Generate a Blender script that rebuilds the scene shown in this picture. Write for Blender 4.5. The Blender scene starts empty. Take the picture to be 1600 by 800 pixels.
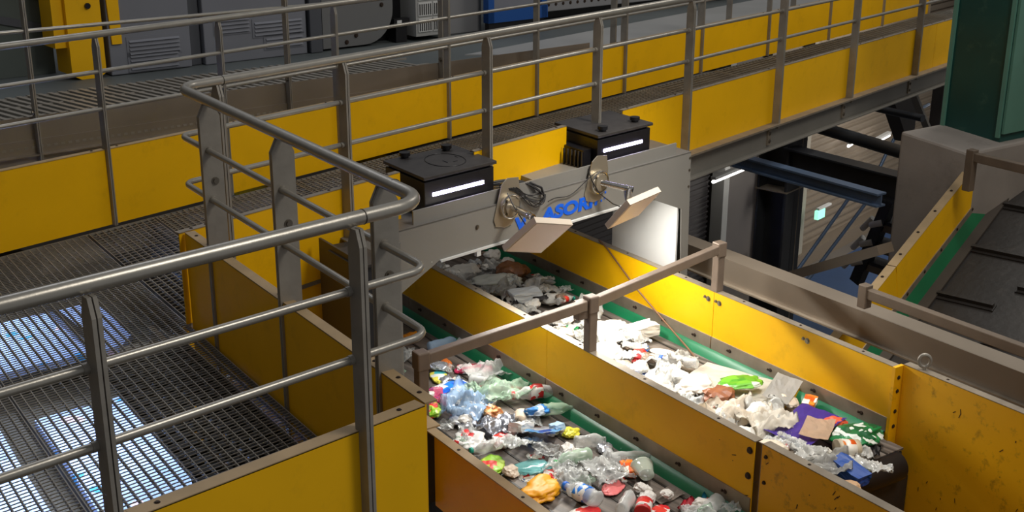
import bpy, bmesh, math, random
from mathutils import Vector, Matrix, noise

random.seed(7)
C = bpy.context.scene.collection
SC = bpy.context.scene
PI = math.pi

# ------------------------------------------------------------------ camera
cam_d = bpy.data.cameras.new('camera'); cam = bpy.data.objects.new('camera', cam_d); C.objects.link(cam)
F, YAW, PITCH, ROLL = 1919.657, 0.811560, 0.327497, 0.003192
fw = Vector((math.cos(YAW)*math.cos(PITCH), math.sin(YAW)*math.cos(PITCH), -math.sin(PITCH)))
r0 = Vector((math.sin(YAW), -math.cos(YAW), 0)); u0 = r0.cross(fw)
rr = math.cos(ROLL)*r0 + math.sin(ROLL)*u0; uu = -math.sin(ROLL)*r0 + math.cos(ROLL)*u0
m = Matrix.Identity(4)
for i in range(3):
    m[i][0] = rr[i]; m[i][1] = uu[i]; m[i][2] = -fw[i]
m[2][3] = 2.08
cam.matrix_world = m
cam_d.sensor_width = 36; cam_d.lens = F*36/1600; cam_d.clip_start = .05; cam_d.clip_end = 200
SC.camera = cam

# ------------------------------------------------------------------ world, lamps, exposure
SC.view_settings.view_transform = 'Standard'; SC.view_settings.look = 'None'
SC.view_settings.gamma = 1; SC.view_settings.use_curve_mapping = False
SC.view_settings.exposure = 0.0
w = bpy.data.worlds.new('world'); SC.world = w; w.use_nodes = True
w.node_tree.nodes['Background'].inputs[0].default_value = (.80, .82, .85, 1)
w.node_tree.nodes['Background'].inputs[1].default_value = .25

def area(name, loc, target, size, power, col, sy=None, spread=PI):
    d = bpy.data.lights.new(name, 'AREA'); d.energy = power; d.color = col; d.size = size
    if sy: d.shape = 'RECTANGLE'; d.size_y = sy
    d.spread = spread
    o = bpy.data.objects.new(name, d); C.objects.link(o); o.location = loc
    o.rotation_euler = (Vector(target)-Vector(loc)).to_track_quat('-Z', 'Y').to_euler()
    return o
WARM = (1, .95, .87); COOL = (.86, .90, 1.0)
area('hall_or_fill_lamp', (5.0, -.8, 6.5), (6, 4.5, 0), 2.2, 230, WARM)
area('hall_or_fill_lamp', (4.6, 9.5, 6.5), (4.6, 8.5, 0), 3.0, 75, COOL)
area('hall_or_fill_lamp', (11.5, 4.2, 5.6), (11.5, 4.6, 0), 2.0, 150, WARM)
area('belt_flood_lamp', (5.5, 3.2, 2.9), (5.25, 4.2, -1), .4, 22, (1, .97, .90), spread=1.1)
area('bridge_lamp', (5.1, 4.95, -.05), (5.15, 4.35, -1.1), 1.3, 31, (1, .97, .90), sy=.08, spread=2.7)
area('hall_or_fill_lamp', (16.5, 7.3, -.5), (16.2, 10, -2.8), 1.2, 150, WARM, sy=3.5)  # added fill light below the walkway, brightens the corrugated wall

# ------------------------------------------------------------------ plant axes
AA, AK, AB = 0.118293, 0.159512, 0.018141
dA = Vector((math.cos(AA), math.sin(AA), 0)); nA = Vector((-math.sin(AA), math.cos(AA), 0))
dK = Vector((math.sin(AK), math.cos(AK), 0)); nK = Vector((math.cos(AK), -math.sin(AK), 0))
dB = Vector((math.cos(AB), math.sin(AB), 0)); nB = Vector((-math.sin(AB), math.cos(AB), 0))
P0 = Vector((3.81782, 4.745612, 0)); Zv = Vector((0, 0, 1)); Xv = Vector((1, 0, 0)); Yv = Vector((0, 1, 0))
def WA(a, d, z): return dA*a + nA*d + Zv*z          # along / across the long walkway
def WK(k, n, z): return dK*k + nK*n + Zv*z          # along / across the belts
def WB(s, c, z): return P0 + dB*s + nB*c + Zv*z     # along / behind the sorter beam
def V(x, y, z): return Vector((x, y, z))

# ------------------------------------------------------------------ materials
MATS = {}
def lin(c):
    return tuple(((x/255)/12.92 if x <= 10 else ((x/255+.055)/1.055)**2.4) for x in c) + (1,)
def mat(name, col, rough=.5, metal=0, noise_amt=0, nscale=8, bump=0, bscale=40, emit=None, es=0, dirt=None, dirt_amt=.5, dscale=3, stretch=None, spec=.5):
    if name in MATS: return MATS[name]
    M = bpy.data.materials.new(name); M.use_nodes = True; nt = M.node_tree; b = nt.nodes['Principled BSDF']
    b.inputs['Base Color'].default_value = col if len(col) == 4 else tuple(col)+(1,)
    b.inputs['Roughness'].default_value = rough; b.inputs['Metallic'].default_value = metal
    b.inputs['Specular IOR Level'].default_value = spec
    tc = nt.nodes.new('ShaderNodeTexCoord'); src = tc.outputs['Object']
    if stretch:
        mp = nt.nodes.new('ShaderNodeMapping'); mp.inputs['Scale'].default_value = stretch
        nt.links.new(src, mp.inputs[0]); src = mp.outputs[0]
    cur = None
    if noise_amt:
        n = nt.nodes.new('ShaderNodeTexNoise'); n.inputs['Scale'].default_value = nscale; n.inputs['Detail'].default_value = 5
        nt.links.new(src, n.inputs[0])
        mr = nt.nodes.new('ShaderNodeMapRange'); mr.inputs[1].default_value = .3; mr.inputs[2].default_value = .7
        mr.inputs[3].default_value = 1-noise_amt; mr.inputs[4].default_value = 1+noise_amt
        nt.links.new(n.outputs[0], mr.inputs[0])
        mx = nt.nodes.new('ShaderNodeMix'); mx.data_type = 'RGBA'; mx.blend_type = 'MULTIPLY'; mx.inputs[0].default_value = 1
        mx.inputs[6].default_value = b.inputs['Base Color'].default_value
        cb = nt.nodes.new('ShaderNodeCombineColor')
        for i in range(3): nt.links.new(mr.outputs[0], cb.inputs[i])
        nt.links.new(cb.outputs[0], mx.inputs[7]); cur = mx.outputs[2]
        nt.links.new(cur, b.inputs['Base Color'])
    if dirt:
        n = nt.nodes.new('ShaderNodeTexNoise'); n.inputs['Scale'].default_value = dscale; n.inputs['Detail'].default_value = 8; n.inputs['Roughness'].default_value = .7
        nt.links.new(src, n.inputs[0])
        mr = nt.nodes.new('ShaderNodeMapRange'); mr.inputs[1].default_value = .56; mr.inputs[2].default_value = .72; mr.inputs[4].default_value = dirt_amt
        nt.links.new(n.outputs[0], mr.inputs[0])
        mx = nt.nodes.new('ShaderNodeMix'); mx.data_type = 'RGBA'; mx.inputs[6].default_value = b.inputs['Base Color'].default_value
        if cur: nt.links.new(cur, mx.inputs[6])
        mx.inputs[7].default_value = tuple(dirt)+(1,) if len(dirt) == 3 else dirt
        nt.links.new(mr.outputs[0], mx.inputs[0]); nt.links.new(mx.outputs[2], b.inputs['Base Color'])
    if bump:
        n = nt.nodes.new('ShaderNodeTexNoise'); n.inputs['Scale'].default_value = bscale; n.inputs['Detail'].default_value = 4
        nt.links.new(src, n.inputs[0]); bp = nt.nodes.new('ShaderNodeBump'); bp.inputs['Strength'].default_value = bump; bp.inputs['Distance'].default_value = .01
        nt.links.new(n.outputs[0], bp.inputs['Height']); nt.links.new(bp.outputs[0], b.inputs['Normal'])
    if emit:
        b.inputs['Emission Color'].default_value = tuple(emit)+(1,); b.inputs['Emission Strength'].default_value = es
    MATS[name] = M; return M
YEL = mat('yellow_paint', lin((242, 184, 0)), .5, 0, .05, 2.5, dirt=lin((150, 100, 20)), dirt_amt=.18, dscale=6, spec=.3)
YELW = mat('worn_yellow_paint', lin((240, 178, 0)), .5, 0, .06, 2.5, dirt=lin((60, 40, 15)), dirt_amt=.55, dscale=14)
STEEL = mat('galvanised_steel', lin((150, 144, 134)), .45, .35, .12, 9, bump=.15, bscale=30)
TUBE = mat('polished_tube_steel', lin((165, 160, 150)), .33, .6, .08, 12, bump=.05)
EDGE = mat('bare_steel_edge', lin((150, 138, 122)), .5, .5, .15, 10)
LIP = mat('flange_steel', lin((176, 150, 112)), .5, .25, .14, 8)
GIRD = mat('grey_painted_girder', lin((128, 124, 116)), .5, .1, .08, 3)
GRATE = mat('grating_steel', lin((150, 145, 136)), .5, .45, .2, 3)
MACH = mat('sorter_grey_paint', lin((132, 129, 123)), .42, .05, .04, 2)
WHITEP = mat('white_paint', lin((206, 206, 204)), .45)
BLACK = mat('black_enamel', lin((26, 25, 28)), .35, .1, .1, 20)
BLACKT = mat('dusty_black_metal', lin((62, 58, 56)), .5, .2, .15, 20)
DARK = mat('dark_steel', lin((52, 54, 58)), .45, .3, .15, 6)
BLUEST = mat('blue_grey_steel', lin((92, 112, 140)), .45, .3, .1, 6)
RUBBER = mat('cable_rubber', lin((30, 28, 28)), .5)
GREEN = mat('green_skirt', lin((14, 102, 64)), .4, 0, .1, 5)
BELT = mat('belt_rubber', lin((92, 84, 78)), .55, 0, .2, 3, bump=.25, bscale=25)
BELTD = mat('black_belt_rubber', lin((44, 40, 37)), .5, 0, .25, 3, bump=.3, bscale=20, dirt=lin((96, 86, 76)), dirt_amt=.35, dscale=5)
BOLT = mat('bolt_steel', lin((120, 112, 100)), .35, .8)
BOLTD = mat('rusty_bolt', lin((58, 44, 34)), .6, .4)
CONC = mat('grey_concrete', lin((140, 132, 124)), .75, 0, .12, 3, bump=.1, dirt=lin((86, 80, 74)), dirt_amt=.5, dscale=2)
TEAL = mat('dark_green_paint', lin((16, 66, 62)), .35, .1, .2, 2, dirt=lin((90, 120, 100)), dirt_amt=.3, dscale=5)
TEALL = mat('light_green_paint', lin((84, 128, 112)), .5, 0, .1, 3)
RED = mat('red_sign', lin((206, 60, 54)), .5)
INK = mat('cream_lettering', lin((230, 205, 180)), .5)
BLUEL = mat('blue_lettering', lin((10, 96, 226)), .4)
CAB = mat('cabinet_grey', lin((122, 124, 132)), .45, .05, .05, 2)
CABD = mat('cabinet_dark_grey', lin((78, 80, 86)), .5, .05, .05, 2)
WALLM = mat('cladding_brown_grey', lin((128, 116, 102)), .6, .1, .08, .6)
FLOORM = mat('hall_concrete', lin((96, 90, 84)), .8, 0, .15, 1.2)
BLUEF = mat('blue_floor_paint', lin((44, 66, 100)), .5, 0, .1, 2)
LEDM = mat('led_light', (.8, .78, 1), .4, emit=(.62, .56, 1), es=26)
LAMPG = mat('tube_light', (1, 1, 1), .4, emit=(1, .96, .9), es=6)
EXITG = mat('exit_light', lin((120, 220, 180)), .4, emit=(.35, .9, .65), es=1.2)
FLOODG = mat('flood_glass', (1, 1, 1), .4, emit=(1, .95, .85), es=8)
PEACH = mat('flood_lamp_housing', lin((205, 190, 172)), .45, .1)
CHROME = mat('chrome', lin((200, 196, 190)), .15, 1)
PLASTB = mat('brushed_flange', lin((176, 166, 148)), .32, .7)
FASC = mat('stainless_fascia', lin((142, 132, 120)), .45, .45, .15, 1.5)
PLATF = mat('platform_grey', lin((96, 102, 102)), .55, .2, .15, 1)

# ------------------------------------------------------------------ mesh helpers
class MB:
    def __init__(s): s.v = []; s.f = []
    def add(s, vs, fs):
        o = len(s.v); s.v += [Vector(p) for p in vs]; s.f += [tuple(i+o for i in f) for f in fs]; return s
    def box(s, o, a, b, c):      # corner and three edge vectors
        o = Vector(o); a, b, c = Vector(a), Vector(b), Vector(c)
        if a.cross(b).dot(c) < 0: a, b = b, a
        s.add([o, o+a, o+a+b, o+b, o+c, o+a+c, o+a+b+c, o+b+c],
              [(3,2,1,0), (4,5,6,7), (0,1,5,4), (1,2,6,5), (2,3,7,6), (3,0,4,7)]); return s
    def prism(s, pts, e):
        pts = [Vector(p) for p in pts]; e = Vector(e); n = len(pts); nn = Vector((0,0,0))
        for i in range(n): nn += pts[i].cross(pts[(i+1) % n])
        if nn.dot(e) < 0: pts = pts[::-1]
        s.add(pts+[p+e for p in pts], [tuple(range(n))[::-1], tuple(range(n, 2*n))] + [(i, (i+1) % n, n+(i+1) % n, n+i) for i in range(n)]); return s
    def beam(s, a, b, w_, h, up=Zv):   # rectangular bar between two points, centred
        a, b = Vector(a), Vector(b); d = (b-a).normalized(); sd = d.cross(up).normalized(); u = sd.cross(d)
        return s.box(a - sd*w_/2 - u*h/2, b-a, sd*w_, u*h)
    def tube(s, pts, r, n=14, caps=True):
        pts = [Vector(p) for p in pts]; rings = []; t0 = (pts[1]-pts[0]).normalized()
        ref = Zv if abs(t0.z) < .9 else Xv
        x = t0.cross(ref).normalized()
        for i, p in enumerate(pts):
            t = ((pts[min(i+1, len(pts)-1)]-p).normalized() + (p-pts[max(i-1, 0)]).normalized())
            t = t.normalized() if t.length > 1e-6 else t0
            x = (x - t*x.dot(t)).normalized(); y = t.cross(x)
            rad = r[i] if isinstance(r, (list, tuple)) else r
            rings.append([p + (x*math.cos(2*PI*k/n) + y*math.sin(2*PI*k/n))*rad for k in range(n)])
        vs = [q for g in rings for q in g]; fs = []
        for i in range(len(pts)-1):
            for k in range(n): fs.append((i*n+k, i*n+(k+1) % n, (i+1)*n+(k+1) % n, (i+1)*n+k))
        if caps: fs += [tuple(range(n))[::-1], tuple(range((len(pts)-1)*n, len(pts)*n))]
        return s.add(vs, fs)
    def build(s, name, m_, parent=None, smooth=False, bevel=0, local=None):
        me = bpy.data.meshes.new(name)
        base = local if local is not None else (Vector(parent.location) if parent and parent.type == 'EMPTY' else None)
        if base is None and parent is not None: base = Vector(parent.get('_o', (0, 0, 0)))
        if base is None:
            if s.v:
                base = sum(s.v, Vector((0,0,0)))/len(s.v); base.z = min(p.z for p in s.v)
            else: base = Vector((0,0,0))
        base = Vector(base)
        me.from_pydata([p-base for p in s.v], [], s.f); me.update()
        if isinstance(m_, (list, tuple)):
            for q in m_: me.materials.append(q)
        else: me.materials.append(m_)
        if smooth:
            for p in me.polygons: p.use_smooth = True
            try: me.set_sharp_from_angle(angle=math.radians(40))
            except Exception: pass
        o = bpy.data.objects.new(name, me); C.objects.link(o)
        if name in ('bolt', 'joint_bolt', 'weld_collar', 'rail_joint', 'duct_slot', 'round_mark'): o['kind'] = 'stuff'
        if parent is None: o.location = base
        else:
            o.parent = parent
        if bevel:
            bv = o.modifiers.new('bevel', 'BEVEL'); bv.width = bevel; bv.segments = 2; bv.limit_method = 'ANGLE'
        return o
def tag(o, label=None, cat=None, group=None, kind=None):
    if label: o['label'] = label
    if cat: o['category'] = cat
    if group: o['group'] = group
    if kind: o['kind'] = kind
    return o
def thing(name, loc, label, cat, group=None):
    o = bpy.data.objects.new(name, None); o.empty_display_size = .1; C.objects.link(o); o.location = loc
    return tag(o, label, cat, group)
def sub(mb, name, m_, part, root, **kw):      # a sub-part: child of a part, same local frame as the thing
    o = mb.build(name, m_, None, local=Vector(root.location), **kw); o.location = (0,0,0); o.parent = part; return o
def text_mb(body, o, ux, uy, h, depth=.004, bold=.0, shear=0, sx=1.0):
    cu = bpy.data.curves.new('t', 'FONT'); cu.body = body; cu.size = 1; cu.extrude = .02; cu.offset = bold; cu.shear = shear
    ob = bpy.data.objects.new('t', cu); C.objects.link(ob)
    me = bpy.data.meshes.new_from_object(ob.evaluated_get(bpy.context.evaluated_depsgraph_get()))
    mb = MB(); ux = Vector(ux).normalized(); uy = Vector(uy).normalized(); uz = ux.cross(uy); sc = h/.72
    mb.add([Vector(o) + ux*v.co.x*sc*sx + uy*v.co.y*sc + uz*(v.co.z+.02)*depth/.04 for v in me.vertices], [tuple(p.vertices) for p in me.polygons])
    bpy.data.objects.remove(ob); bpy.data.curves.remove(cu); bpy.data.meshes.remove(me)
    return mb
def arc(c, a, b, r, n=10):
    # round a corner at c between points a and b with radius r
    c, a, b = Vector(c), Vector(a), Vector(b); ta = (a-c).normalized(); tb = (b-c).normalized()
    ang = ta.angle(tb); L = r/math.tan(ang/2); bis = (ta+tb).normalized(); ctr = c + bis*(r/math.sin(ang/2))
    p, q = c+ta*L - ctr, c+tb*L - ctr; out = []
    tot = p.angle(q); ax = p.cross(q).normalized()
    for i in range(n+1): out.append(ctr + Matrix.Rotation(tot*i/n, 3, ax) @ p)
    return out
def bolt(mb, p, nrm, r=.011, h=.009):
    p = Vector(p); nrm = Vector(nrm).normalized(); mb.tube([p-nrm*.002, p+nrm*h], r, 6); mb.tube([p-nrm*.002, p+nrm*h*.35], r*1.5, 10)

# ================================================================== SETTING
f = MB().box((-6, -4, -4.1), (50, 0, 0), (0, 26, 0), (0, 0, .1)).build('floor', FLOORM); f['kind'] = 'structure'
# corrugated cladding wall behind and below the long walkway
def corr(a0, a1, z0, z1, d, pitch=.115, dep=.045):
    mb = MB(); pts = []; z = z0
    while z < z1:
        for dz, dd in ((0, 0), (.45*pitch, 0), (.55*pitch, -dep), (.9*pitch, -dep)): pts.append((z+dz, d+dd))
        z += pitch
    for i in range(len(pts)-1):
        (z1_, d1), (z2_, d2) = pts[i], pts[i+1]
        mb.add([WA(a0, d1, z1_), WA(a1, d1, z1_), WA(a1, d2, z2_), WA(a0, d2, z2_)], [(3, 2, 1, 0)])
    mb.box(WA(a0, d+.02, z0), dA*(a1-a0), nA*.08, Zv*(z1-z0)); return mb
wl = corr(14.9, 34, -4, .2, 8.0).build('wall_back', WALLM); wl['kind'] = 'structure'
wl = corr(8.0, 13.75, -4, .2, 8.05, .07, .02).build('wall_back', mat('shutter_dark_grey', lin((84, 80, 80)), .6, .1)); wl['kind'] = 'structure'
b = MB().box(WA(14.05, 7.9, -4), dA*.75, nA*.1, Zv*4.2).build('door_1', mat('door_grey', lin((104, 98, 94)), .6, 0, .06, 2)); b['kind'] = 'structure'
mb = MB(); mb.box(WA(13.8, 7.84, -4), dA*.14, nA*.18, Zv*4.2)
o = mb.build('trim_1', mat('post_white_grey', lin((176, 176, 172)), .5)); o['kind'] = 'structure'
mb = MB(); mb.box(WA(14.82, 7.8, -4), dA*.12, nA*.2, Zv*4.2)
o = mb.build('trim_2', mat('post_beige', lin((146, 134, 118)), .6)); o['kind'] = 'structure'
mb = MB(); mb.box(WA(16.05, 7.8, -4), dA*.12, nA*.2, Zv*4.2)
o = mb.build('trim_3', mat('post_pale', lin((150, 144, 132)), .6)); o['kind'] = 'structure'
o = MB().box(WA(14.9, 7.75, -4), dA*20, nA*.3, Zv*.22).build('trim_4', mat('kerb_brown', lin((112, 100, 86)), .7)); o['kind'] = 'structure'
o = MB().box(WA(13.5, 5.2, -4), dA*6, nA*2.3, Zv*.03).build('trim_5', BLUEF); o['kind'] = 'structure'
# side and end walls of the hall, out of the picture, closing the room
for nm, o_, a_ in (('wall_left', (-6, -4, -4), (0, 26, 0)), ('wall_right', (44, -4, -4), (0, 26, 0))):
    o = MB().box(o_, a_, (-.1 if nm == 'wall_left' else .1, 0, 0), (0, 0, 11)).build(nm, WALLM); o['kind'] = 'structure'
o = MB().box((-6, 22, -4), (50, 0, 0), (0, .1, 0), (0, 0, 11)).build('wall_front', WALLM); o['kind'] = 'structure'

# back platform, one step higher than the walkway
FD = (V(6.7, 7.07, 0)-V(2.95, 7.34, 0)).normalized(); FN = V(-FD.y, FD.x, 0)
F0 = V(2.95, 7.34, 0) - FD*4
o = MB().prism([F0 + FN*.02 + Zv*.3, F0 + FD*8.75 + FN*.02 + Zv*.3, WA(30, 6.06, .3), WA(30, 15, .3), F0 + FN*8 + Zv*.3], -Zv*.08).build('floor_platform', PLATF); o['kind'] = 'structure'
pg = thing('back_platform_edge', F0 + FD*8 + Zv*.1, 'stainless steel edge of the raised platform behind the yellow boards', 'platform edge')
L = 8.6
MB().box(F0 + Zv*.32, FD*L, FN*.006, Zv*.15).build('kick_plate', FASC, pg)
MB().box(F0 - FN*.01 + Zv*.02, FD*L, FN*.016, Zv*.31).build('channel', FASC, pg)
MB().box(F0 - FN*.05 + Zv*.235, FD*L, FN*.05, Zv*.008).build('channel_flange', EDGE, pg)
mb = MB()
n = int(L/.045)
for i in range(n): mb.box(F0 - FN*.012 + FD*(i*.045) + Zv*.275, FD*.024, FN*.014, Zv*.014)
o = mb.build('grating_edge', STEEL, pg); o['kind'] = 'stuff'
# ribbed grating lying on the left end of the platform
rg = thing('ribbed_floor_plate', F0 + FD*4.5 + FN*1 + Zv*.3, 'ribbed steel floor grating on the left of the raised back platform', 'grating')
mb = MB()
for i in range(75): mb.box(F0 + FD*(1.9+i*.075) + FN*.1 + Zv*.3, FD*.035, FN*1.35 - FD*.25, Zv*.02)
o = mb.build('bearing_bar', STEEL, rg); o['kind'] = 'stuff'
for k in range(5):
    MB().box(F0 + FD*1.9 + FN*(.1+k*.33) + Zv*.298, FD*5.6, FN*.02, Zv*.016).build('cross_bar', STEEL, rg)
o = MB().prism([WA(8.4, 6.5, .3), WA(7.9, 7.1, .3), WA(17, 7.1, .3), WA(17, 6.08, .3), WA(8.7, 6.08, .3)], Zv*.012).build('floor_plate', mat('pale_floor_plate', lin((158, 158, 156)), .5, .1, .12, 1))
tag(o, 'pale grey floor plate of the back platform beyond the railing posts', 'floor plate')

# ================================================================== WALKWAY GRATING
wk = thing('walkway', WA(4, 5, 0), 'galvanised grating walkway between the yellow boards', 'walkway')
def clipseg(poly, p, d):
    # 2D line p + t d inside a convex polygon: t-range
    lo, hi = -1e9, 1e9; n = len(poly)
    ar = sum(poly[i][0]*poly[(i+1) % n][1]-poly[(i+1) % n][0]*poly[i][1] for i in range(n)); sg = 1 if ar > 0 else -1
    for i in range(n):
        a, b = poly[i], poly[(i+1) % n]; ex, ey = (b[0]-a[0])*sg, (b[1]-a[1])*sg
        num = ex*(p[1]-a[1]) - ey*(p[0]-a[0]); den = ex*d[1]-ey*d[0]
        if abs(den) < 1e-9:
            if num < 0: return None
            continue
        t = -num/den
        if den > 0: lo = max(lo, t)
        else: hi = min(hi, t)
    return (lo, hi) if hi-lo > .01 else None
def grating(poly, da, pa, db, pb, ha=.017, ta=.004, tb=.0029):
    # bearing bars along da every pa, cross rods along db every pb
    mb = MB(); cx = poly[0]
    for d, p, thick, h, z in ((da, pa, ta, ha, 0), (db, pb, tb, .004, .001)):
        nn = Vector((-d.y, d.x, 0)); vals = [nn.dot(Vector((q[0], q[1], 0))) for q in poly]
        c = math.ceil(min(vals)/p)*p
        while c < max(vals):
            o_ = nn*c; r = clipseg(poly, (o_.x, o_.y), (d.x, d.y))
            if r: mb.box(o_ + d*r[0] - nn*thick/2 + Zv*(z-h), d*(r[1]-r[0]), nn*thick, Zv*h)
            c += p
    n = len(poly)
    for i in range(n):
        a, b = Vector((*poly[i], 0)), Vector((*poly[(i+1) % n], 0))
        mb.beam(a - Zv*.014, b - Zv*.014, .004, .03)
    return mb
def xy(v): return (v.x, v.y)
def kx(n, y):   # point with belt coordinate n at world y
    k = (y + n*math.sin(AK))/math.cos(AK); return xy(WK(k, n, 0))
def nd(n, d):   # point with belt coordinate n at walkway coordinate d
    q = nK*n; t = (d - q.dot(nA))/dK.dot(nA); return xy(q + dK*t)
dC = Vector((1, .0, 0)); g0 = .006
ns = [-1.72, -.86, -.005, .85, 1.705]
for i in range(4):
    a, b = ns[i]+g0, ns[i+1]-g0
    poly = [kx(a, 2.72), kx(b, 2.72), nd(b, 5.94), nd(a, 5.94)]
    o = grating(poly, dK, .0405, Vector((1, .0, 0)), .0235).build('grating_panel', GRATE, wk)
# right of the seam: square mesh
def kdcross(n, d): return nd(n, d)
ns = [1.72, 2.12]
o = grating([nd(1.72, 4.43), nd(2.115, 4.43), nd(2.115, 5.94), nd(1.72, 5.94)], dK, .04, dA, .04).build('grating_panel', GRATE, wk)
n0 = 2.13; 
while n0 < 15.5:
    n1 = n0+1.0
    o = grating([nd(n0+g0, 4.43), nd(n1-g0, 4.43), nd(n1-g0, 5.94), nd(n0+g0, 5.94)], dK, .04 if n0 < 7 else .06, dA, .036 if n0 < 7 else .06).build('grating_panel', GRATE, wk)
    n0 = n1
# bearing structure under the walkway
mb = MB()
for n_ in (2.12, 4.13, 6.1, 8.1): mb.box(Vector((*nd(n_, 4.43), -.15)), Vector((*nd(n_, 5.94), 0))-Vector((*nd(n_, 4.43), 0)), nK*.06, Zv*.11)
mb.build('cross_bearer', DARK, wk)
mb = MB()
for n_ in (-1.2,):
    a_, b_ = Vector((*kx(n_, 2.72), -.15)), Vector((*nd(n_, 5.9), -.15)); mb.box(a_, b_-a_, nK*.07, Zv*.11)
mb.build('cross_bearer', mat('brown_bearer', lin((92, 78, 62)), .6, .2), wk)
# perforated cable tray under the strip beside the well
mb = MB(); k = 3.05
mb.box(WK(3.0, 1.28, -.1), dK*2.1, nK*.11, -Zv*.01); mb.box(WK(3.0, 1.42, -.1), dK*2.1, nK*.05, -Zv*.01); mb.box(WK(3.0, 1.5, -.1), dK*2.1, nK*.2, -Zv*.01)
while k < 5.05:
    mb.box(WK(k, 1.28, -.1), dK*.035, nK*.42, -Zv*.011); k += .075
mb.build('cable_tray', DARK, wk)
# steel edge girder of the long walkway
gd = thing('walkway_girder', WA(8, 4.4, -.16), 'grey channel girder carrying the outer edge of the long walkway', 'girder')
MB().box(WA(6.8, 4.40, -.17), dA*9.7, nA*.012, Zv*.165).build('web', GIRD, gd)
MB().box(WA(6.8, 4.335, -.004), dA*9.7, nA*.1, Zv*.014).build('top_flange', EDGE, gd)
MB().box(WA(6.8, 4.345, -.18), dA*9.7, nA*.07, Zv*.01).build('bottom_flange', GIRD, gd)
gd2 = MB().box(WA(3.2, 5.96, -.17), dA*13.3, nA*.012, Zv*.16).build('walkway_girder', GIRD); tag(gd2, 'inner channel girder under the far yellow boards of the walkway', 'girder')
A_POSTS = [3.26, 4.0, 5.06, 6.09, 7.15, 8.46, 9.75, 11.13, 12.5]
for a in A_POSTS[5:]:
    o = MB().box(WA(a-.11, 4.385, -.15), dA*.045, nA*.015, Zv*.12).build('splice_lug', EDGE, gd)
    mb = MB(); bolt(mb, WA(a-.087, 4.385, -.12), -nA, .01); bolt(mb, WA(a-.087, 4.385, -.06), -nA, .01); sub(mb, 'bolt', BOLT, o, gd)

# ================================================================== YELLOW BOARDS
def panel_run(name, label, P, along, out, marks, z0, z1, mm=YEL, gap=.008, flange=.04, fl_m=LIP, boltside=True, th=.006):
    """P(t): point at z=0 on the visible face; out: unit vector away from that face; marks: joints"""
    root = thing(name, P((marks[0]+marks[-1])/2) + Zv*z0, label, 'guard boards')
    for a, b in zip(marks[:-1], marks[1:]):
        if (a, b) in ((4.40, 4.98), (5.83, 6.42)): continue      # open behind the two sensor boxes
        q = MB().box(P(a+gap/2)+Zv*z0, along*(b-a-gap), out*th, Zv*(z1-z0)).build('panel', mm, root)
        sub(MB().box(P(a+gap/2)+Zv*(z1-.003), along*(b-a-gap), out*flange, Zv*.006), 'flange', fl_m, q, root)
        mb = MB(); nb = max(2, int((b-a)/.45))
        for i in range(nb):
            t = a + (b-a)*(i+.5)/nb if nb > 2 else (a+.08 if i == 0 else b-.08)
            bolt(mb, P(t)+out*flange*.55+Zv*(z1+.002), Zv, .006, .004)
        sub(mb, 'bolt', BOLTD, q, root)
    return root
R2_POSTS = [-.6, .55, 1.65, 2.7, 3.675, 4.49, 5.4, 6.47, 7.49, 8.70, 9.95, 11.23, 12.6, 14.0, 15.4]
panel_run('guard_boards', 'long run of yellow boards along the far side of the walkway', lambda t: WA(t, 5.985, 0), dA, nA, [-1.6]+R2_POSTS, .005, .437, gap=.022, fl_m=LIP)
panel_run('guard_boards', 'yellow boards along the near side of the long walkway, behind the sorter', lambda t: WA(t, 4.415, 0), dA, nA, [3.02, 3.26, 4.0, 4.40, 4.98, 5.06, 5.83, 6.42, 7.15, 8.46, 9.75, 11.13, 11.62, 16.3], -.0, .43, gap=.005, flange=.035, fl_m=EDGE)
# lower apron below the walkway edge seen inside the well
o = MB().box(WA(3.02, 4.44, -1.15), dA*1.0, nA*.01, Zv*1.13).build('apron_board', YEL); tag(o, 'yellow apron board closing the well under the walkway edge', 'board')
bp = panel_run('guard_boards', 'tall yellow boards on the walkway side of the well', lambda t: WK(t, 1.72, 0), dK, nK, [2.985, 3.28, 4.045, 4.775, 5.075], -2.3, .43, gap=.008, flange=.045)  # lower part added below the grating to block light from the lower belts
panel_run('guard_boards', 'yellow boards at the near end of the grating, running to the well corner', lambda t: V(t, 2.667, 0), Xv, Yv, [-1.0, .2, 1.2, 2.165], -2.3, .43, gap=.001, flange=.05)  # carried down out of sight to shut out light bounced from the lower deck

# ================================================================== RAILINGS
def post(root, base, wdir, tdir, z0, z1, wd=.055, t=.011, gap=.004, name='post', m_=STEEL):
    """two flat bars side by side, chamfered at the top; wdir = width direction, tdir = along the rail"""
    mb = MB()
    for sgn in (-1, 1):
        o_ = Vector(base) + tdir*(sgn*(gap/2+t/2) - t/2)
        pr = [o_ - wdir*wd/2 + Zv*z0, o_ + wdir*wd/2 + Zv*z0, o_ + wdir*wd/2 + Zv*(z1-.05), o_ + wdir*wd*.22 + Zv*z1, o_ - wdir*wd*.22 + Zv*z1, o_ - wdir*wd/2 + Zv*(z1-.05)]
        mb.prism(pr, tdir*t)
    return mb.build(name, m_, root)
def collars(root, part, pts, d, r=.014):
    mb = MB()
    for p in pts: mb.tube([Vector(p)-d*.028, Vector(p)+d*.028], r, 10)
    sub(mb, 'weld_collar', STEEL, part, root, smooth=True)
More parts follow.
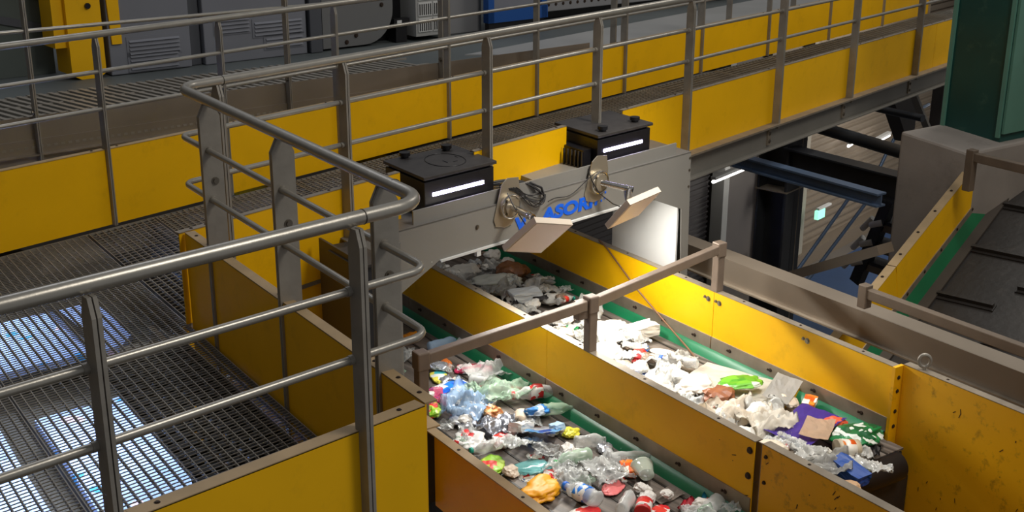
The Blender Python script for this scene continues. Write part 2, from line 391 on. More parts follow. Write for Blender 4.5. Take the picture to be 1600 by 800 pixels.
# railing round the well and along the outer edge of the walkway
rl = thing('guard_railing', V(2.3, 3.2, 0), 'steel tube railing looping round the well corner in front', 'railing')
nW = 1.745
cN = WK(3.0, nW, 0); cF = WK(5.1, nW, 0); ax0 = WA(16.3, 4.40, 0)
def ZZ(v, z): return Vector((v.x, v.y, z))
for zt, r, R_, nm, c_y, mt in ((1.075, .0215, .13, 'handrail', 2.68, TUBE), (.866, .0125, .07, 'mid_rail', 2.68, TUBE), (.656, .0125, .07, 'low_rail', 2.68, TUBE)):
    pC = ZZ(V(-1.5, c_y, 0), zt); corner = ZZ(V(2.195, c_y, 0), zt); far = ZZ(Vector((*nd(nW, 4.39), 0)), zt) ; endA = ZZ(WA(16.3, 4.39, 0), zt)
    # corner of the belt-direction run with the walkway run
    if nm != 'handrail':
        far = ZZ(WK(5.07, nW-.005, 0), zt)
    p = [pC] + arc(corner, pC, far, R_) + arc(far, corner, endA, R_) + [endA]
    MB().tube(p, r, 16 if r > .02 else 12).build(nm, mt, rl, smooth=True)
mb = MB()
for p, d in ((V(1.965, 2.68, 1.075), Xv), (WK(3.19, nW, 1.075), dK), (WA(3.29, 4.39, 1.075), dA), (V(.2, 2.68, 1.075), Xv), (WA(7.3, 4.39, 1.075), dA)):
    mb.tube([Vector(p)-d*.0015, Vector(p)+d*.0015], .0228, 16)
mb.build('rail_joint', mat('dark_joint', lin((70, 66, 60)), .5, .5), rl)
for a in A_POSTS + [13.9, 15.3]:
    q = post(rl, WA(a, 4.385, 0), nA, dA, -.03, 1.06, .058)
    collars(rl, q, [WA(a, 4.39, z) for z in (.866, .656)], dA)
for k in (4.765, 4.047, 3.28):
    q = post(rl, WK(k, 1.755, 0), nK, dK, -.35, 1.055, .088)
    collars(rl, q, [WK(k, nW, z) for z in (.866, .656)], dK, .017)
    mb = MB(); bolt(mb, WK(k-.013, 1.76, .76 if k < 3.5 else .735), -dK, .011, .01); sub(mb, 'bolt', BOLT, q, rl)
for x in (1.145, 1.925, .35, -.45):
    q = post(rl, V(x, 2.655, 0), Yv, Xv, -1.2, 1.055, .055)
    collars(rl, q, [V(x, 2.68, z) for z in (.866, .656)], Xv, .015)
# railing on the far side of the walkway
r2 = thing('guard_railing', WA(6, 5.97, 0), 'steel railing in front of the far yellow boards of the walkway', 'railing')
for zt, r, nm in ((1.075, .019, 'handrail'), (.875, .012, 'mid_rail'), (.67, .012, 'low_rail')):
    MB().tube([WA(-2.2, 5.975, zt), WA(16.3, 5.975, zt)], r, 12).build(nm, TUBE, r2, smooth=True)
for a in R2_POSTS:
    q = post(r2, WA(a, 5.985, 0), nA, dA, 0.0, 1.06, .05, .008, .003)
# railing of the raised back platform
r3 = thing('guard_railing', F0 + FD*7 + Zv*.2, 'steel railing standing on the edge of the raised back platform', 'railing')
for zt, r, nm in ((.99, .012, 'mid_rail'), (1.4, .02, 'handrail')):
    MB().tube([F0 - FN*.03 + FD*.6 + Zv*zt, F0 - FN*.03 + FD*8.2 + Zv*zt, WA(8.8, 6.1, zt), WA(18, 6.1, zt)], r, 12).build(nm, TUBE, r3, smooth=True)
for i, s in enumerate((2.3, 4.0, 5.74, 7.05, 7.99)):
    q = post(r3, F0 + FD*s - FN*.03, FN, FD, .13, 1.39, .055, .008, .003)
    mb = MB(); bolt(mb, F0+FD*(s-.012)-FN*.03+Zv*.5, -FD, .012); sub(mb, 'bolt', BOLT, q, r3)

for a in (8.72, 8.88, 10.14, 10.67, 12.0, 13.4, 14.8):
    post(r3, WA(a, 6.12, 0), nA, dA, .25, 1.39, .055, .008, .003)
# ================================================================== BELTS AND THEIR WALLS
ZT, ZS, ZB = -.6, -.94, -1.03
def stuff(o): o['kind'] = 'stuff'; return o
# belt material with faint lengthwise wear lines
def belt_mat():
    M = mat('striped_belt_rubber', lin((104, 96, 90)), .5); nt = M.node_tree; b = nt.nodes['Principled BSDF']
    tc = nt.nodes.new('ShaderNodeTexCoord'); mp = nt.nodes.new('ShaderNodeMapping'); mp.inputs['Rotation'].default_value = (0, 0, AK); mp.inputs['Scale'].default_value = (26, .6, 1)
    n = nt.nodes.new('ShaderNodeTexNoise'); n.inputs['Scale'].default_value = 1; n.inputs['Detail'].default_value = 6
    nt.links.new(tc.outputs['Object'], mp.inputs[0]); nt.links.new(mp.outputs[0], n.inputs[0])
    cr = nt.nodes.new('ShaderNodeValToRGB'); cr.color_ramp.elements[0].position = .3; cr.color_ramp.elements[0].color = lin((62, 56, 52)); cr.color_ramp.elements[1].position = .7; cr.color_ramp.elements[1].color = lin((128, 118, 110))
    nt.links.new(n.outputs[0], cr.inputs[0]); nt.links.new(cr.outputs[0], b.inputs['Base Color'])
    return M
BM = belt_mat()
def conveyor(label, n0, n1, k0, k1, skirt, ks=3.62):
    t = thing('belt_conveyor', WK((k0+k1)/2, (n0+n1)/2, ZB-.1), label, 'conveyor')
    MB().box(WK(k0, n0-.03, ZB-.012), dK*(k1-k0), nK*(n1-n0+.06), Zv*.012).build('belt', BM, t)
    for i, nn in enumerate((.18, .37, .56, .75, .9)):
        x = n0 + (n1-n0)*nn
        MB().box(WK(k0, x, ZB), dK*(k1-k0), nK*.012, Zv*.004).build('belt_rib', BELTD, t)
    MB().box(WK(k0, n0-.02, ZB-.2), dK*(k1-k0), nK*.05, Zv*.18).build('side_frame', DARK, t)
    MB().box(WK(k0, n1-.03, ZB-.2), dK*(k1-k0), nK*.05, Zv*.18).build('side_frame', DARK, t)
    mb = MB(); p = []
    for i in range(9):      # bulging rubber skirt under the strip
        a = i/8; p.append((skirt - .010 - .052*a, ZS-.04 - .055*a + .010*math.sin(a*PI)))
    p2 = [(x+.012, z-.008) for x, z in p[::-1]]
    mb.prism([WK(max(k0, ks), x, z) for x, z in p+p2], dK*(k1-max(k0, ks))); mb.build('rubber_skirt', GREEN, t, smooth=True)
    return t
c1 = conveyor('near left belt conveyor carrying litter between the low board and the dividing boards', 2.98, 3.84, 2.2, 9.6, 3.87)
c2 = conveyor('right belt conveyor running under the sorter beside the far boards', 3.99, 5.08, 3.72, 10.5, 5.11, 3.85)
mb = MB(); mb.tube([WK(3.72, 3.99, ZB-.09), WK(3.72, 5.06, ZB-.09)], .085, 20); mb.build('head_roller', BLACK, c2, smooth=True)
# inner skirt plate of the left wall
MB().prism([WK(2.2, 2.72, -.9), WK(2.2, 3.06, ZB+.012), WK(2.2, 3.06, ZB+.004), WK(2.2, 2.72, -.915)], dK*2.9).build('skirt_plate', EDGE, c1)
def wall(name, label, n, k_marks, out, zb, strip, z_top=ZT, mm=YEL, th=.006, flw=.05, flm=EDGE, ydir=1):
    t = panel_run(name, label, lambda k: WK(k, n, z_top), dK, out, k_marks, zb - z_top, 0, mm, .004, flw, flm, th=th)
    if strip:
        for a, b in zip(k_marks[:-1], k_marks[1:]):
            q = MB().box(WK(a+.004, n, ZS-.045)-out*.008, dK*(b-a-.008), out*.01, Zv*.085).build('wear_strip', EDGE, t)
            mb = MB(); nb = max(2, int((b-a)/.28))
            for i in range(nb):
                kk = a+(b-a)*(i+.5)/nb; bolt(mb, WK(kk, n, ZS+.002)-out*.008, -out, .008, .006); bolt(mb, WK(kk+.02, n, ZS+.0)-out*.008, -out, .005, .008)
            sub(mb, 'bolt', BOLTD, q, t)
    return t
dv = wall('dividing_boards', 'yellow dividing boards between the two littered belts', 3.87, [3.63, 5.3, 6.9, 8.6, 10.4], nK, ZB-.1, True)
MB().box(WK(3.63, 3.915, ZT-.02), dK*6.7, nK*.006, -Zv*.45).build('back_plate', EDGE, dv)
dv2 = wall('dividing_boards', 'worn yellow boards continuing the divider in the right foreground', 3.885, [2.0, 3.6], nK, -2.3, False, mm=YELW)
mb = MB()
for z in (-.655, -.79): bolt(mb, WK(3.66, 3.87, z), -nK, .012, .012)
for z in (-.655, -.79): bolt(mb, WK(3.57, 3.885, z), -nK, .007, .01)
mb.build('joint_bolt', BOLTD, dv2)
rw = wall('side_boards', 'bright yellow boards along the far side of the right belt', 5.11, [3.84, 5.23, 7.0, 8.8, 10.4], nK, ZB-.1, True)
mb = MB()
for k in (5.18, 5.28, 4.45): bolt(mb, WK(k, 5.11, -.66), -nK, .012, .01); bolt(mb, WK(k+.03, 5.11, -.655), -nK, .007, .012)
mb.build('joint_bolt', BOLT, rw)
rw2 = wall('side_boards', 'large scratched yellow boards at the right, beyond the end of the right belt', 5.165, [1.2, 3.82], nK, -2.6, False, mm=YELW, z_top=-.59)
MB().box(WK(3.82, 5.10, -1.16), nK*.07, dK*.02, Zv*.565).build('end_return', YELW, rw2)
mb = MB()
for z in (-.66, -.74, -.86, -.95): bolt(mb, WK(3.82, 5.135, z), -dK, .008, .006)
mb.build('joint_bolt', BOLTD, rw2)
mb = MB()   # lifting eye
ring = [WK(3.71, 5.19, -.535) + (dK*.7-nK*.7).normalized()*math.cos(a)*.03 + Zv*math.sin(a)*.035 for a in [2*PI*i/20 for i in range(21)]]
mb.tube(ring, .0095, 8, False); mb.tube([WK(3.71, 5.19, -.6), WK(3.71, 5.19, -.565)], .012, 10); o = mb.build('lifting_eye', STEEL, smooth=True); tag(o, 'steel lifting eye screwed on top of the right yellow boards', 'eye bolt')
# scratches on the worn boards
random.seed(3); mb = MB()
for i in range(46):
    k = random.uniform(1.9, 3.7); z = random.uniform(-1.7, -.72); L = random.uniform(.004, .035); a = random.uniform(1.2, 2.4)
    mb.box(WK(k, 5.1645, z), (dK*math.cos(a)+Zv*math.sin(a))*L, (-dK*math.sin(a)+Zv*math.cos(a))*.004, -nK*.0008)
o = stuff(mb.build('scratch', BOLTD, rw2))
mb = MB()
for i in range(26):
    k = random.uniform(2.6, 3.9); z = random.uniform(-.9, -.65); L = random.uniform(.004, .03); a = random.uniform(1.8, 2.9)
    mb.box(WK(k, 3.884 if k < 3.6 else 3.869, z), (dK*math.cos(a)+Zv*math.sin(a))*L, (-dK*math.sin(a)+Zv*math.cos(a))*.004, -nK*.0008)
stuff(mb.build('scratch', BOLTD, dv2))
lw = wall('side_boards', 'low yellow boards on the near side of the left belt, below the well corner', 2.70, [2.0, 4.60], -nK, -1.02, False, mm=YEL, flw=.05, flm=LIP)
mb = MB().box(WK(4.60, 2.64, -1.0), dK*.1, nK*.06, Zv*.4); o = mb.build('end_post', DARK, lw)
MB().box(WK(4.60, 2.60, -.6), dK*.16, nK*.13, Zv*.008).build('corner_plate', LIP, lw)
MB().box(WK(2.0, 2.66, -1.5), dK*2.7, nK*.05, Zv*.3).build('base_channel', DARK, lw)
MB().box(WK(4.76, 2.66, -1.15), dK*3.2, nK*.04, Zv*.45).build('rear_plate', DARK, lw)
o = MB().prism([WK(4.03, 2.648, -.93), WK(4.09, 2.648, -.93), WK(4.06, 2.648, -.86)], -nK*.003).build('warning_mark', BOLTD, lw)
# dark void below the end of the right belt
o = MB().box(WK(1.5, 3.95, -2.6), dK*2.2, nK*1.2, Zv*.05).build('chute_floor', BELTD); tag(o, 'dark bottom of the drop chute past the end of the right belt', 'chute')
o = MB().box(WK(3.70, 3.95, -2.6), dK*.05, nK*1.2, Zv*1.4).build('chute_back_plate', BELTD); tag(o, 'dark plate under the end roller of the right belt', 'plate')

# measuring bar over the belts: three square posts and two bars
br = thing('bar_frame', WK(4.94, 3.9, -.6), 'square steel bar frame on three short posts spanning both belts', 'frame')
BARM = mat('bar_brown_steel', lin((128, 112, 98)), .5, .35, .1, 10)
tops = [(4.755, 2.72, -.27, -.62), (4.93, 3.895, -.285, -.6), (5.235, 5.135, -.285, -.6)]
for k, n, z1, z0 in tops:
    q = MB().box(WK(k-.028, n-.028, z0), dK*.056, nK*.056, Zv*(z1-z0)).build('post', BARM, br, bevel=.006)
    q2 = MB().box(WK(k-.034, n-.034, z1-.085), dK*.068, nK*.068, Zv*.095); sub(q2, 'cap', BARM, q, br, bevel=.008)
a, b, c = [WK(k, n, z1-.035) for k, n, z1, z0 in tops]
MB().beam(a+(b-a)*.03, b-(b-a)*.04, .045, .055).build('bar', BARM, br, bevel=.005)
MB().beam(b+(c-b)*.03, c-(c-b)*.02, .045, .055).build('bar', BARM, br, bevel=.005)
MB().box(WK(4.915, 3.80, -.4), dK*.05, nK*.07, Zv*.105).build('bracket', BARM, br, bevel=.004)
# cable slung over the right boards
mb = MB(); p = [WK(6.42, 5.13, -.585), WK(6.3, 5.10, -.6), WK(5.95, 5.075, -.78), WK(5.6, 5.06, -.93), WK(5.35, 5.02, -1.0), WK(5.2, 4.97, -1.02)]
o = mb.tube(p, .006, 8).build('sensor_cable', mat('brown_cable', lin((110, 76, 50)), .6), smooth=True); tag(o, 'thin brown cable hanging across the bright yellow boards of the right belt', 'cable')

# heavy box girder beyond the right boards
gx = thing('box_girder', WK(4.7, 5.55, -.72), 'long grey-brown steel beam lying behind the far boards at the right', 'beam')
BG = mat('beam_brown_steel', lin((142, 130, 116)), .42, .45, .14, 1.5)
MB().box(WK(1.5, 5.5, -.705), dK*4.9, nK*.012, Zv*.15).build('web', BG, gx)
MB().box(WK(1.5, 5.5, -.555), dK*4.9, nK*.15, Zv*.012).build('top_flange', BG, gx)
MB().box(WK(1.5, 5.47, -.715), dK*4.9, nK*.16, Zv*.01).build('bottom_flange', EDGE, gx)
MB().box(WK(1.5, 5.64, -.705), dK*4.9, nK*.012, Zv*.15).build('web', BG, gx)

# ================================================================== SORTER
so = thing('optical_sorter', WB(1.2, .3, -.6), 'grey optical sorter bridge spanning both belts beside the walkway', 'sorting machine')
face = [(-.02, .177), (-.02, -.62), (-.16, -.62), (-.16, -.19), (.158, -.045), (1.62, -.045), (1.958, -.075), (2.235, -.19), (2.27, -.66), (2.345, -.69), (2.31, .177)]
face = [(-.42, .177), (-.42, -.95), (-.165, -.95), (-.165, -.19), (.158, -.045), (1.62, -.04), (1.958, -.075), (2.235, -.19), (2.265, -.66), (2.335, -.69), (2.31, .177)]
MB().prism([WB(s, 0, z) for s, z in face], nB*.006).build('front_plate', MACH, so)
MB().box(WB(.158, -.012, -.055), dB*1.8, nB*.05, Zv*.012).build('bottom_lip', WHITEP, so)
MB().box(WB(.1, .0, -.045), dB*.006, nB*.4, Zv*.006).build('gusset', WHITEP, so)
MB().box(WB(.42, -.01, -.085), dB*.03, nB*.02, Zv*.04).build('tab', WHITEP, so)
MB().box(WB(-.42, .0, .171), dB*2.73, dK*.62, Zv*.008).build('top_plate', mat('top_plate_grey', lin((112, 108, 104)), .5, .1, .1, 4), so)
MB().box(WB(.0, .02, .179), dB*2.18, dK*.012, Zv*.075).build('upstand', MACH, so)
MB().box(WB(-.2, .60, .1), dB*2.5, dK*.02, Zv*.14).build('rear_rail', BLACKT, so)
MB().box(WB(1.0, .12, .18), dB*.42, dK*.3, Zv*.03).build('top_cover', MACH, so)
MB().box(WB(-.15, .55, -.045), dB*2.4, nB*.01, Zv*.215).build('rear_plate', DARK, so)
# right leg: white inner cheek and grey outer cheek
MB().box(WK(5.705, 5.2, -.66), dK*.66, nK*.012, Zv*.64).build('inner_cheek', WHITEP, so)
MB().box(WK(5.715, 5.275, -.7), dK*.6, nK*.012, Zv*.86).build('outer_cheek', MACH, so)
mb = MB()
for z in (.14, .06, -.05): bolt(mb, WB(2.3, 0, z), -nB, .006, .006)
bolt(mb, WB(.43, 0, .08), -nB, .009, .008)
mb.build('bolt', BOLT, so)
# left leg: tall cheek, its unlit shade put into a darker colour
MB().box(WK(4.8, 2.43, -1.0), dK*.42, nK*.012, Zv*1.24).build('outer_cheek', mat('leg_shaded_grey', lin((72, 66, 60)), .5, .2, .1, 4), so)
MB().box(WK(5.2, 2.86, -1.0), dK*.4, nK*.012, Zv*1.14).build('inner_cheek', MACH, so)
MB().box(WK(4.82, 2.442, -1.0), dK*.38, nK*.15, Zv*1.2).build('leg_post', DARK, so)
MB().box(WK(4.8, 2.42, .2), dK*.3, nK*.17, Zv*.012).build('leg_cap', BLACKT, so)
# cable duct at the left end of the bridge
o = MB().box(WB(-.13, .47, .18), dB*.32-nB*.12, dK*.05, Zv*.07).build('cable_duct', BLACKT, so)
MB().box(WB(-.08, .448, .205), dB*.22-nB*.083, dK*.01, Zv*.012).build('duct_slot', BLACK, so)
# blue lettering on the front plate
def letters(body, s, h, name='lettering'):
    mb = text_mb(body, WB(s, -.0005, 0)+Zv*letters.z, dB, Zv, h, .003, .045, .1, 1.5); return mb.build(name, BLUEL, so)
letters.z = -.005; letters('V', .715, .074)
letters.z = .003; letters('ASORI', .935, .074)
mb = MB().box(WB(1.385, -.001, .008), dB*.022+Zv*0, Zv*.07+dB*.006, -nB*.003); mb.build('lettering', BLUEL, so)
mb = MB()
for s, z in ((1.44, .02), (1.47, .03), (1.44, .055), (1.475, .065)): mb.box(WB(s, -.001, z), dB*.012, Zv*.012, -nB*.002)
mb.build('lettering', BLUEL, so)
# interior under the bridge, dark cross plate
MB().box(WB(-.1, .3, .0), dB*2.3, nB*.2, Zv*.05).build('valve_block', DARK, so)

def sensor_box(name, label, s0, s1, c0, fins):
    t = thing(name, WB((s0+s1)/2, c0+.2, .18), label, 'sensor unit')
    wq = s1-s0; dp = .42
    MB().box(WB(s0, c0, .182), dB*wq, dK*dp, Zv*.2).build('housing', BLACK, t, bevel=.004)
    MB().box(WB(s0-.012, c0-.012, .396), dB*(wq+.024), dK*(dp+.02), Zv*.018).build('lid', BLACKT, t, bevel=.003)
    mb = MB(); mb.box(WB(s0+.02, c0+.015, .382), dB*(wq-.04), dK*(dp-.03), Zv*.015); mb.build('lid_gap', BLACK, t)
    MB().box(WB(s0+.055, c0-.004, .298), dB*(wq-.13), nB*.006, Zv*.02).build('light_strip', LEDM, t, bevel=.003)
    for u, v in ((.24, .93), (.81, .86)) if fins == 0 else ((.18, .12), (.86, .2)):
        mb = MB(); c = WB(s0, c0, .414)+dB*wq*u+dK*dp*v
        mb.tube([c, c+Zv*.012], .022, 16); mb.tube([c+Zv*.012, c+Zv*.032], .031, 18); mb.build('knob', BLACK, t, smooth=True)
    if fins:
        q = MB().box(WB(s0-.07, c0+.05, .19), dB*.07, dK*.27, Zv*.13).build('heat_sink', BLACK, t)
        for i in range(9):
            sub(MB().box(WB(s0-.075, c0+.055+i*.03, .2), dB*.012, dK*.008, Zv*.11), 'fin', BLACKT, q, t)
    else:
        c = WB(s0, c0, .4155)+dB*wq*.56+dK*dp*.46
        mb = MB(); mb.tube([c + dB*math.cos(a)*.115 + dK*math.sin(a)*.14 for a in [2*PI*i/40 for i in range(41)]], .0022, 6, False); mb.build('round_mark', BLACK, t)
        mb = MB(); mb.box(c-dB*.02-dK*.05, dB*.006, dK*.05, Zv*.001); mb.box(c+dB*.02-dK*.06, dB*.03, dK*.006, Zv*.001); mb.box(c+dB*.09, dB*.004, dK*.03, Zv*.001)
        mb.build('round_mark', BLACK, t)
    return t
sensor_box('sensor_box', 'black sensor box with lit strip, left one on the sorter bridge', .10, .60, .045, 0)
sensor_box('sensor_box', 'black sensor box with lit strip, right one on the sorter bridge', 1.47, 1.96, .06, 1)

# flood lamps on swivel arms
def flood(s, z, arm_end, pc, ux, uy, label):
    t = thing('flood_lamp', WB(s, -.01, z), label, 'lamp')
    pts = [(-.1, -.1), (-.115, -.06), (-.055, .13), (-.01, .16), (.075, .15), (.09, .06), (.085, -.045), (.02, -.115), (-.03, -.12)]
    MB().prism([WB(s+a, -.008, z+b) for a, b in pts], nB*.006).build('mounting_plate', PLASTB, t, bevel=.002)
    c = WB(s, -.008, z)
    mb = MB(); mb.tube([c, c-nB*.02], .075, 28); mb.tube([c-nB*.02, c-nB*.032], .05, 24); mb.build('flange', PLASTB, t, smooth=True)
    mb = MB(); mb.tube([c-nB*.02+dB*math.cos(a)*.066+Zv*math.sin(a)*.066 for a in [2*PI*i/32 for i in range(33)]], .005, 8, False); mb.build('flange_ring', CHROME, t, smooth=True)
    mb = MB()
    for i in range(4):
        a = PI/4+i*PI/2; bolt(mb, c-nB*.02+dB*math.cos(a)*.052+Zv*math.sin(a)*.052, -nB, .006, .007)
    mb.build('bolt', BOLT, t)
    e = Vector(arm_end); dr = (e-c).normalized()
    mb = MB(); mb.tube([c-nB*.02, e], .0185, 18); mb.build('arm', CHROME, t, smooth=True)
    mb = MB(); mb.tube([e-dr*.045, e-dr*.025], .023, 18); mb.tube([e-dr*.005, e+dr*.002], .0215, 18); q = mb.build('arm_clamp', CHROME, t, smooth=True)
    mb = MB(); mb.tube([e+dr*.0025, e+dr*.004], .0145, 16); mb.build('arm_bore', BLACK, t)
    ux = Vector(ux); uy = Vector(uy); nn = ux.cross(uy).normalized()      # nn: the way the glass faces
    pc = Vector(pc); th = .035
    fr = [pc-ux*.5-uy*.5, pc+ux*.5-uy*.5, pc+ux*.5+uy*.5, pc-ux*.5+uy*.5]
    mb = MB(); back = [pc+(q_-pc)*1.0-nn*th for q_ in fr]; rear = [pc+(q_-pc)*.55-nn*(th+.02) for q_ in fr]
    mb.add(fr+back+rear, [(0, 1, 2, 3), (4, 5, 1, 0), (5, 6, 2, 1), (6, 7, 3, 2), (7, 4, 0, 3), (8, 9, 5, 4), (9, 10, 6, 5), (10, 11, 7, 6), (11, 8, 4, 7), (11, 10, 9, 8)])
    hs = mb.build('lamp_housing', PEACH, t)
    g = [pc+(q_-pc)*.93+nn*.0005 for q_ in fr]; sub(MB().prism(g, nn*.002), 'diffuser', mat('lamp_diffuser', lin((232, 208, 190)), .4), hs, t)
    mb = MB(); mb.beam(e-dr*.035, pc-nn*(th+.018), .045, .006, up=nn); mb.build('bracket', CHROME, t)
    return t
flood(.665, .155, (4.428, 4.507, .150), (4.325, 4.354, .095), (.267, -.005, -.068), (.045, -.191, .193), 'square flood lamp on a chrome arm, left one above the middle of the sorter')
flood(1.405, .152, (5.315, 4.573, .123), (5.169, 4.425, .06), (.262, -.004, .029), (-.023, -.182, .189), 'square flood lamp on a chrome arm, right one beside the white sorter leg')
# bundle of thin cables on the bridge between the two boxes
random.seed(11)
cb = thing('cable_bundle', WB(.8, .1, .2), 'tangle of thin black cables hanging over the edge of the sorter bridge', 'cables')
for i in range(9):      # loops that leave the junction box, hang down the front and come back up to the tie
    p = []; dep = .05 + .022*i; s0 = .60 + .012*i
    for j in range(19):
        t = j/18; s = s0 + (.945-s0)*(t**.8); hang = math.sin(PI*t**1.25)
        z = .262 - .10*t*t - dep*hang*(.75 if i < 5 else .5) + .006*math.sin(i*3+9*t)
        c = .06*(1-t)*(1-t) - .02 - .012*(i % 4)*hang if z < .262 else .04*(1-t)
        p.append(WB(s, min(c, -.012) if z < .255 else max(c, .0), z))
    MB().tube(p, .0028, 6).build('cable', RUBBER, cb, smooth=True)
for i in range(4):      # thicker bunch along the top edge
    p = [WB(.63+.30*t, .10*(1-t)-.02*t+.006*i, .262-.095*t*t*t+.012*math.sin(PI*t)+.007*(i % 2)) for t in [q/14 for q in range(15)]]
    MB().tube(p, .0042, 6).build('cable', RUBBER, cb, smooth=True)
MB().tube([WB(.62, .2, .2), WB(.70, .16, .235), WB(.78, .08, .24), WB(.86, .02, .245), WB(.92, -.01, .21), WB(.935, -.02, .15)], .007, 8).build('cable', RUBBER, cb, smooth=True)
for i in range(5):
    c = WB(.61+.03*i, .09+.03*(i % 3), .185); MB().tube([c, c+dB*.06+Zv*.02], .014, 10).build('plug', BLACKT, cb, smooth=True)
MB().box(WB(.66, .05, .184), dB*.16, dK*.16, Zv*.03).build('junction_box', BLACKT, cb, bevel=.004)
for nm_, pts in (('left flood lamp', [(.63, -.03, .24), (.62, -.09, .18), (.66, -.14, .08), (.70, -.12, 0.0), (.69, -.1, -.03)]), ('right flood lamp', [(1.30, -.02, .25), (1.315, -.04, .18), (1.36, -.06, .1), (1.46, -.08, .02), (1.55, -.06, -.02)])):
    o = MB().tube([WB(*q) for q in pts], .0035, 6).build('lamp_cable', RUBBER, smooth=True); tag(o, 'thin black lead dangling beside the '+nm_, 'cable')
mb = MB(); p = [WB(.955+.4*t, -.03+.02*math.sin(t*4), .125+.10*t**1.5+.012*math.sin(t*9)-.03*math.sin(t*PI)) for t in [i/16 for i in range(17)]]
o = mb.tube(p, .003, 6).build('lamp_cable', RUBBER, smooth=True); tag(o, 'thin cable looping along the sorter front above the blue letters', 'cable')

# ================================================================== HALL BELOW, RIGHT
cl = thing('steel_column', WA(9.25, 4.7, -4), 'dark steel column standing under the edge of the long walkway', 'column')
a0 = WA(9.15, 4.6, -4)
MB().box(a0, dA*.32, nA*.02, Zv*3.8).build('flange', DARK, cl); MB().box(a0+nA*.26, dA*.32, nA*.02, Zv*3.8).build('flange', DARK, cl)
MB().box(a0+dA*.15, dA*.016, nA*.28, Zv*3.8).build('web', DARK, cl)
MB().box(a0-nA*.01+dA*.21, dA*.006, -nA*.004, Zv*3.8).build('edge_line', EDGE, cl)
MB().box(a0-nA*.01-dA*.01+Zv*3.25, dA*.34, nA*.3, Zv*.012).build('stiffener', EDGE, cl)
def ibeam(name, label, a, b, w_, h, m_, cat='beam'):
    a, b = Vector(a), Vector(b); t = thing(name, (a+b)/2, label, cat); sd = (b-a).cross(Zv).normalized()
    MB().beam(a, b, .012, h).build('web', m_, t); MB().beam(a+Zv*h/2, b+Zv*h/2, w_, .014).build('top_flange', m_, t); MB().beam(a-Zv*h/2, b-Zv*h/2, w_, .014).build('bottom_flange', m_, t); return t
ibeam('cross_beam', 'dark steel beam running from the column towards the concrete block', WK(6.98, 7.58, -.46), WK(5.79, 7.62, -.46), .16, .2, DARK)
ibeam('cross_beam', 'blue-grey steel beam below the dark one, seen from above', WK(7.3, 7.07, -.42), WK(5.62, 7.12, -.42), .1, .09, BLUEST)
o = MB().tube([WK(7.4, 8.33, -.35), WK(6.0, 8.15, -.35)], .055, 14).build('dark_pipe', DARK, smooth=True); tag(o, 'dark round pipe crossing above the corrugated wall', 'pipe')
o = MB().tube([WK(9.2, 9.6, -.4), WK(7.2, 9.6, -.4)], .035, 14).build('dark_pipe', DARK, smooth=True); tag(o, 'thinner dark pipe higher up, under the walkway girder', 'pipe')
def tl(a, b, label):
    a, b = Vector(a), Vector(b); t = thing('tube_lamp', (a+b)/2, label, 'lamp'); MB().tube([a, b], .022, 12).build('tube', LAMPG, t, smooth=True); MB().beam(a+Zv*.045, b+Zv*.045, .07, .04).build('fitting', WHITEP, t)
tl(WA(13.1, 7.6, -2.0), WA(14.35, 7.6, -1.98), 'lit tube lamp under the walkway girder, left of the steel column')
tl(WA(18.2, 7.7, -2.45), WA(18.75, 7.7, -2.42), 'short lit tube lamp on the corrugated wall above the dark pipe')
tl(WA(17.35, 7.75, -2.35), WA(17.7, 7.75, -2.3), 'small pale lamp left of the short tube lamp, by the pipe')
sg = thing('blue_sign', WA(14.93, 7.6, -2.6), 'small blue number sign on the post before the corrugated wall', 'sign')
MB().box(WA(14.78, 7.6, -2.62), dA*.24, nA*.01, Zv*.28).build('board', mat('sign_blue', lin((60, 120, 180)), .5), sg)
for t_, z in (('30.1', -2.46), ('307', -2.585)): text_mb(t_, WA(14.80, 7.597, z), dA, Zv, .085, .003, .01).build('number', mat('sign_ink', lin((16, 36, 60)), .5), sg)
ex = thing('exit_sign', WA(16.1, 7.5, -3.1), 'small green lit exit sign behind the steel column', 'sign')
MB().box(WA(15.98, 7.5, -3.16), dA*.22, nA*.06, Zv*.13).build('lit_panel', EXITG, ex); MB().box(WA(16.0, 7.5, -3.02), dA*.4, nA*.05, Zv*.03).build('bracket', WHITEP, ex)
o = MB().box(WA(14.66, 7.75, -3.55), dA*.09, nA*.05, Zv*.2).build('switch_box', mat('switch_ochre', lin((150, 124, 60)), .5)); tag(o, 'small ochre switch box low on the post beside the grey door', 'switch')
# stair-like steps of white rollers and struts
st = thing('roller_stand', WK(5.4, 7.6, -2), 'stepped stand of pale rollers beside the concrete block', 'stand')
for i in range(3):
    c = WK(6.43+.08*i, 8.0, -.93-.19*i)
    q = MB().box(c-dK*.5, dK*.42, nK*.16, Zv*.03).build('tread', DARK, st)
    mb = MB(); mb.tube([c+dK*.05-Zv*.09, c-dK*.05+Zv*.03], .026, 12); sub(mb, 'roller', WHITEP, q, st, smooth=True)
    mb = MB(); mb.tube([c-dK*.04-Zv*.03, c-dK*.16+Zv*.02], .034, 12); sub(mb, 'roller', WHITEP, q, st, smooth=True)
    mb = MB().box(c-dK*.12-Zv*.06, -dK*.3, nK*.05, Zv*.06); sub(mb, 'side_plate', mat('base_brown', lin((110, 100, 88)), .6), q, st)
MB().beam(WK(6.5, 8.02, -1.5), WK(6.2, 8.02, -.6), .08, .1).build('stringer', DARK, st)
MB().beam(WK(5.95, 6.6, -1.0), WK(5.15, 6.62, -.57), .16, .07).build('base_beam', MATS['base_brown'], st)
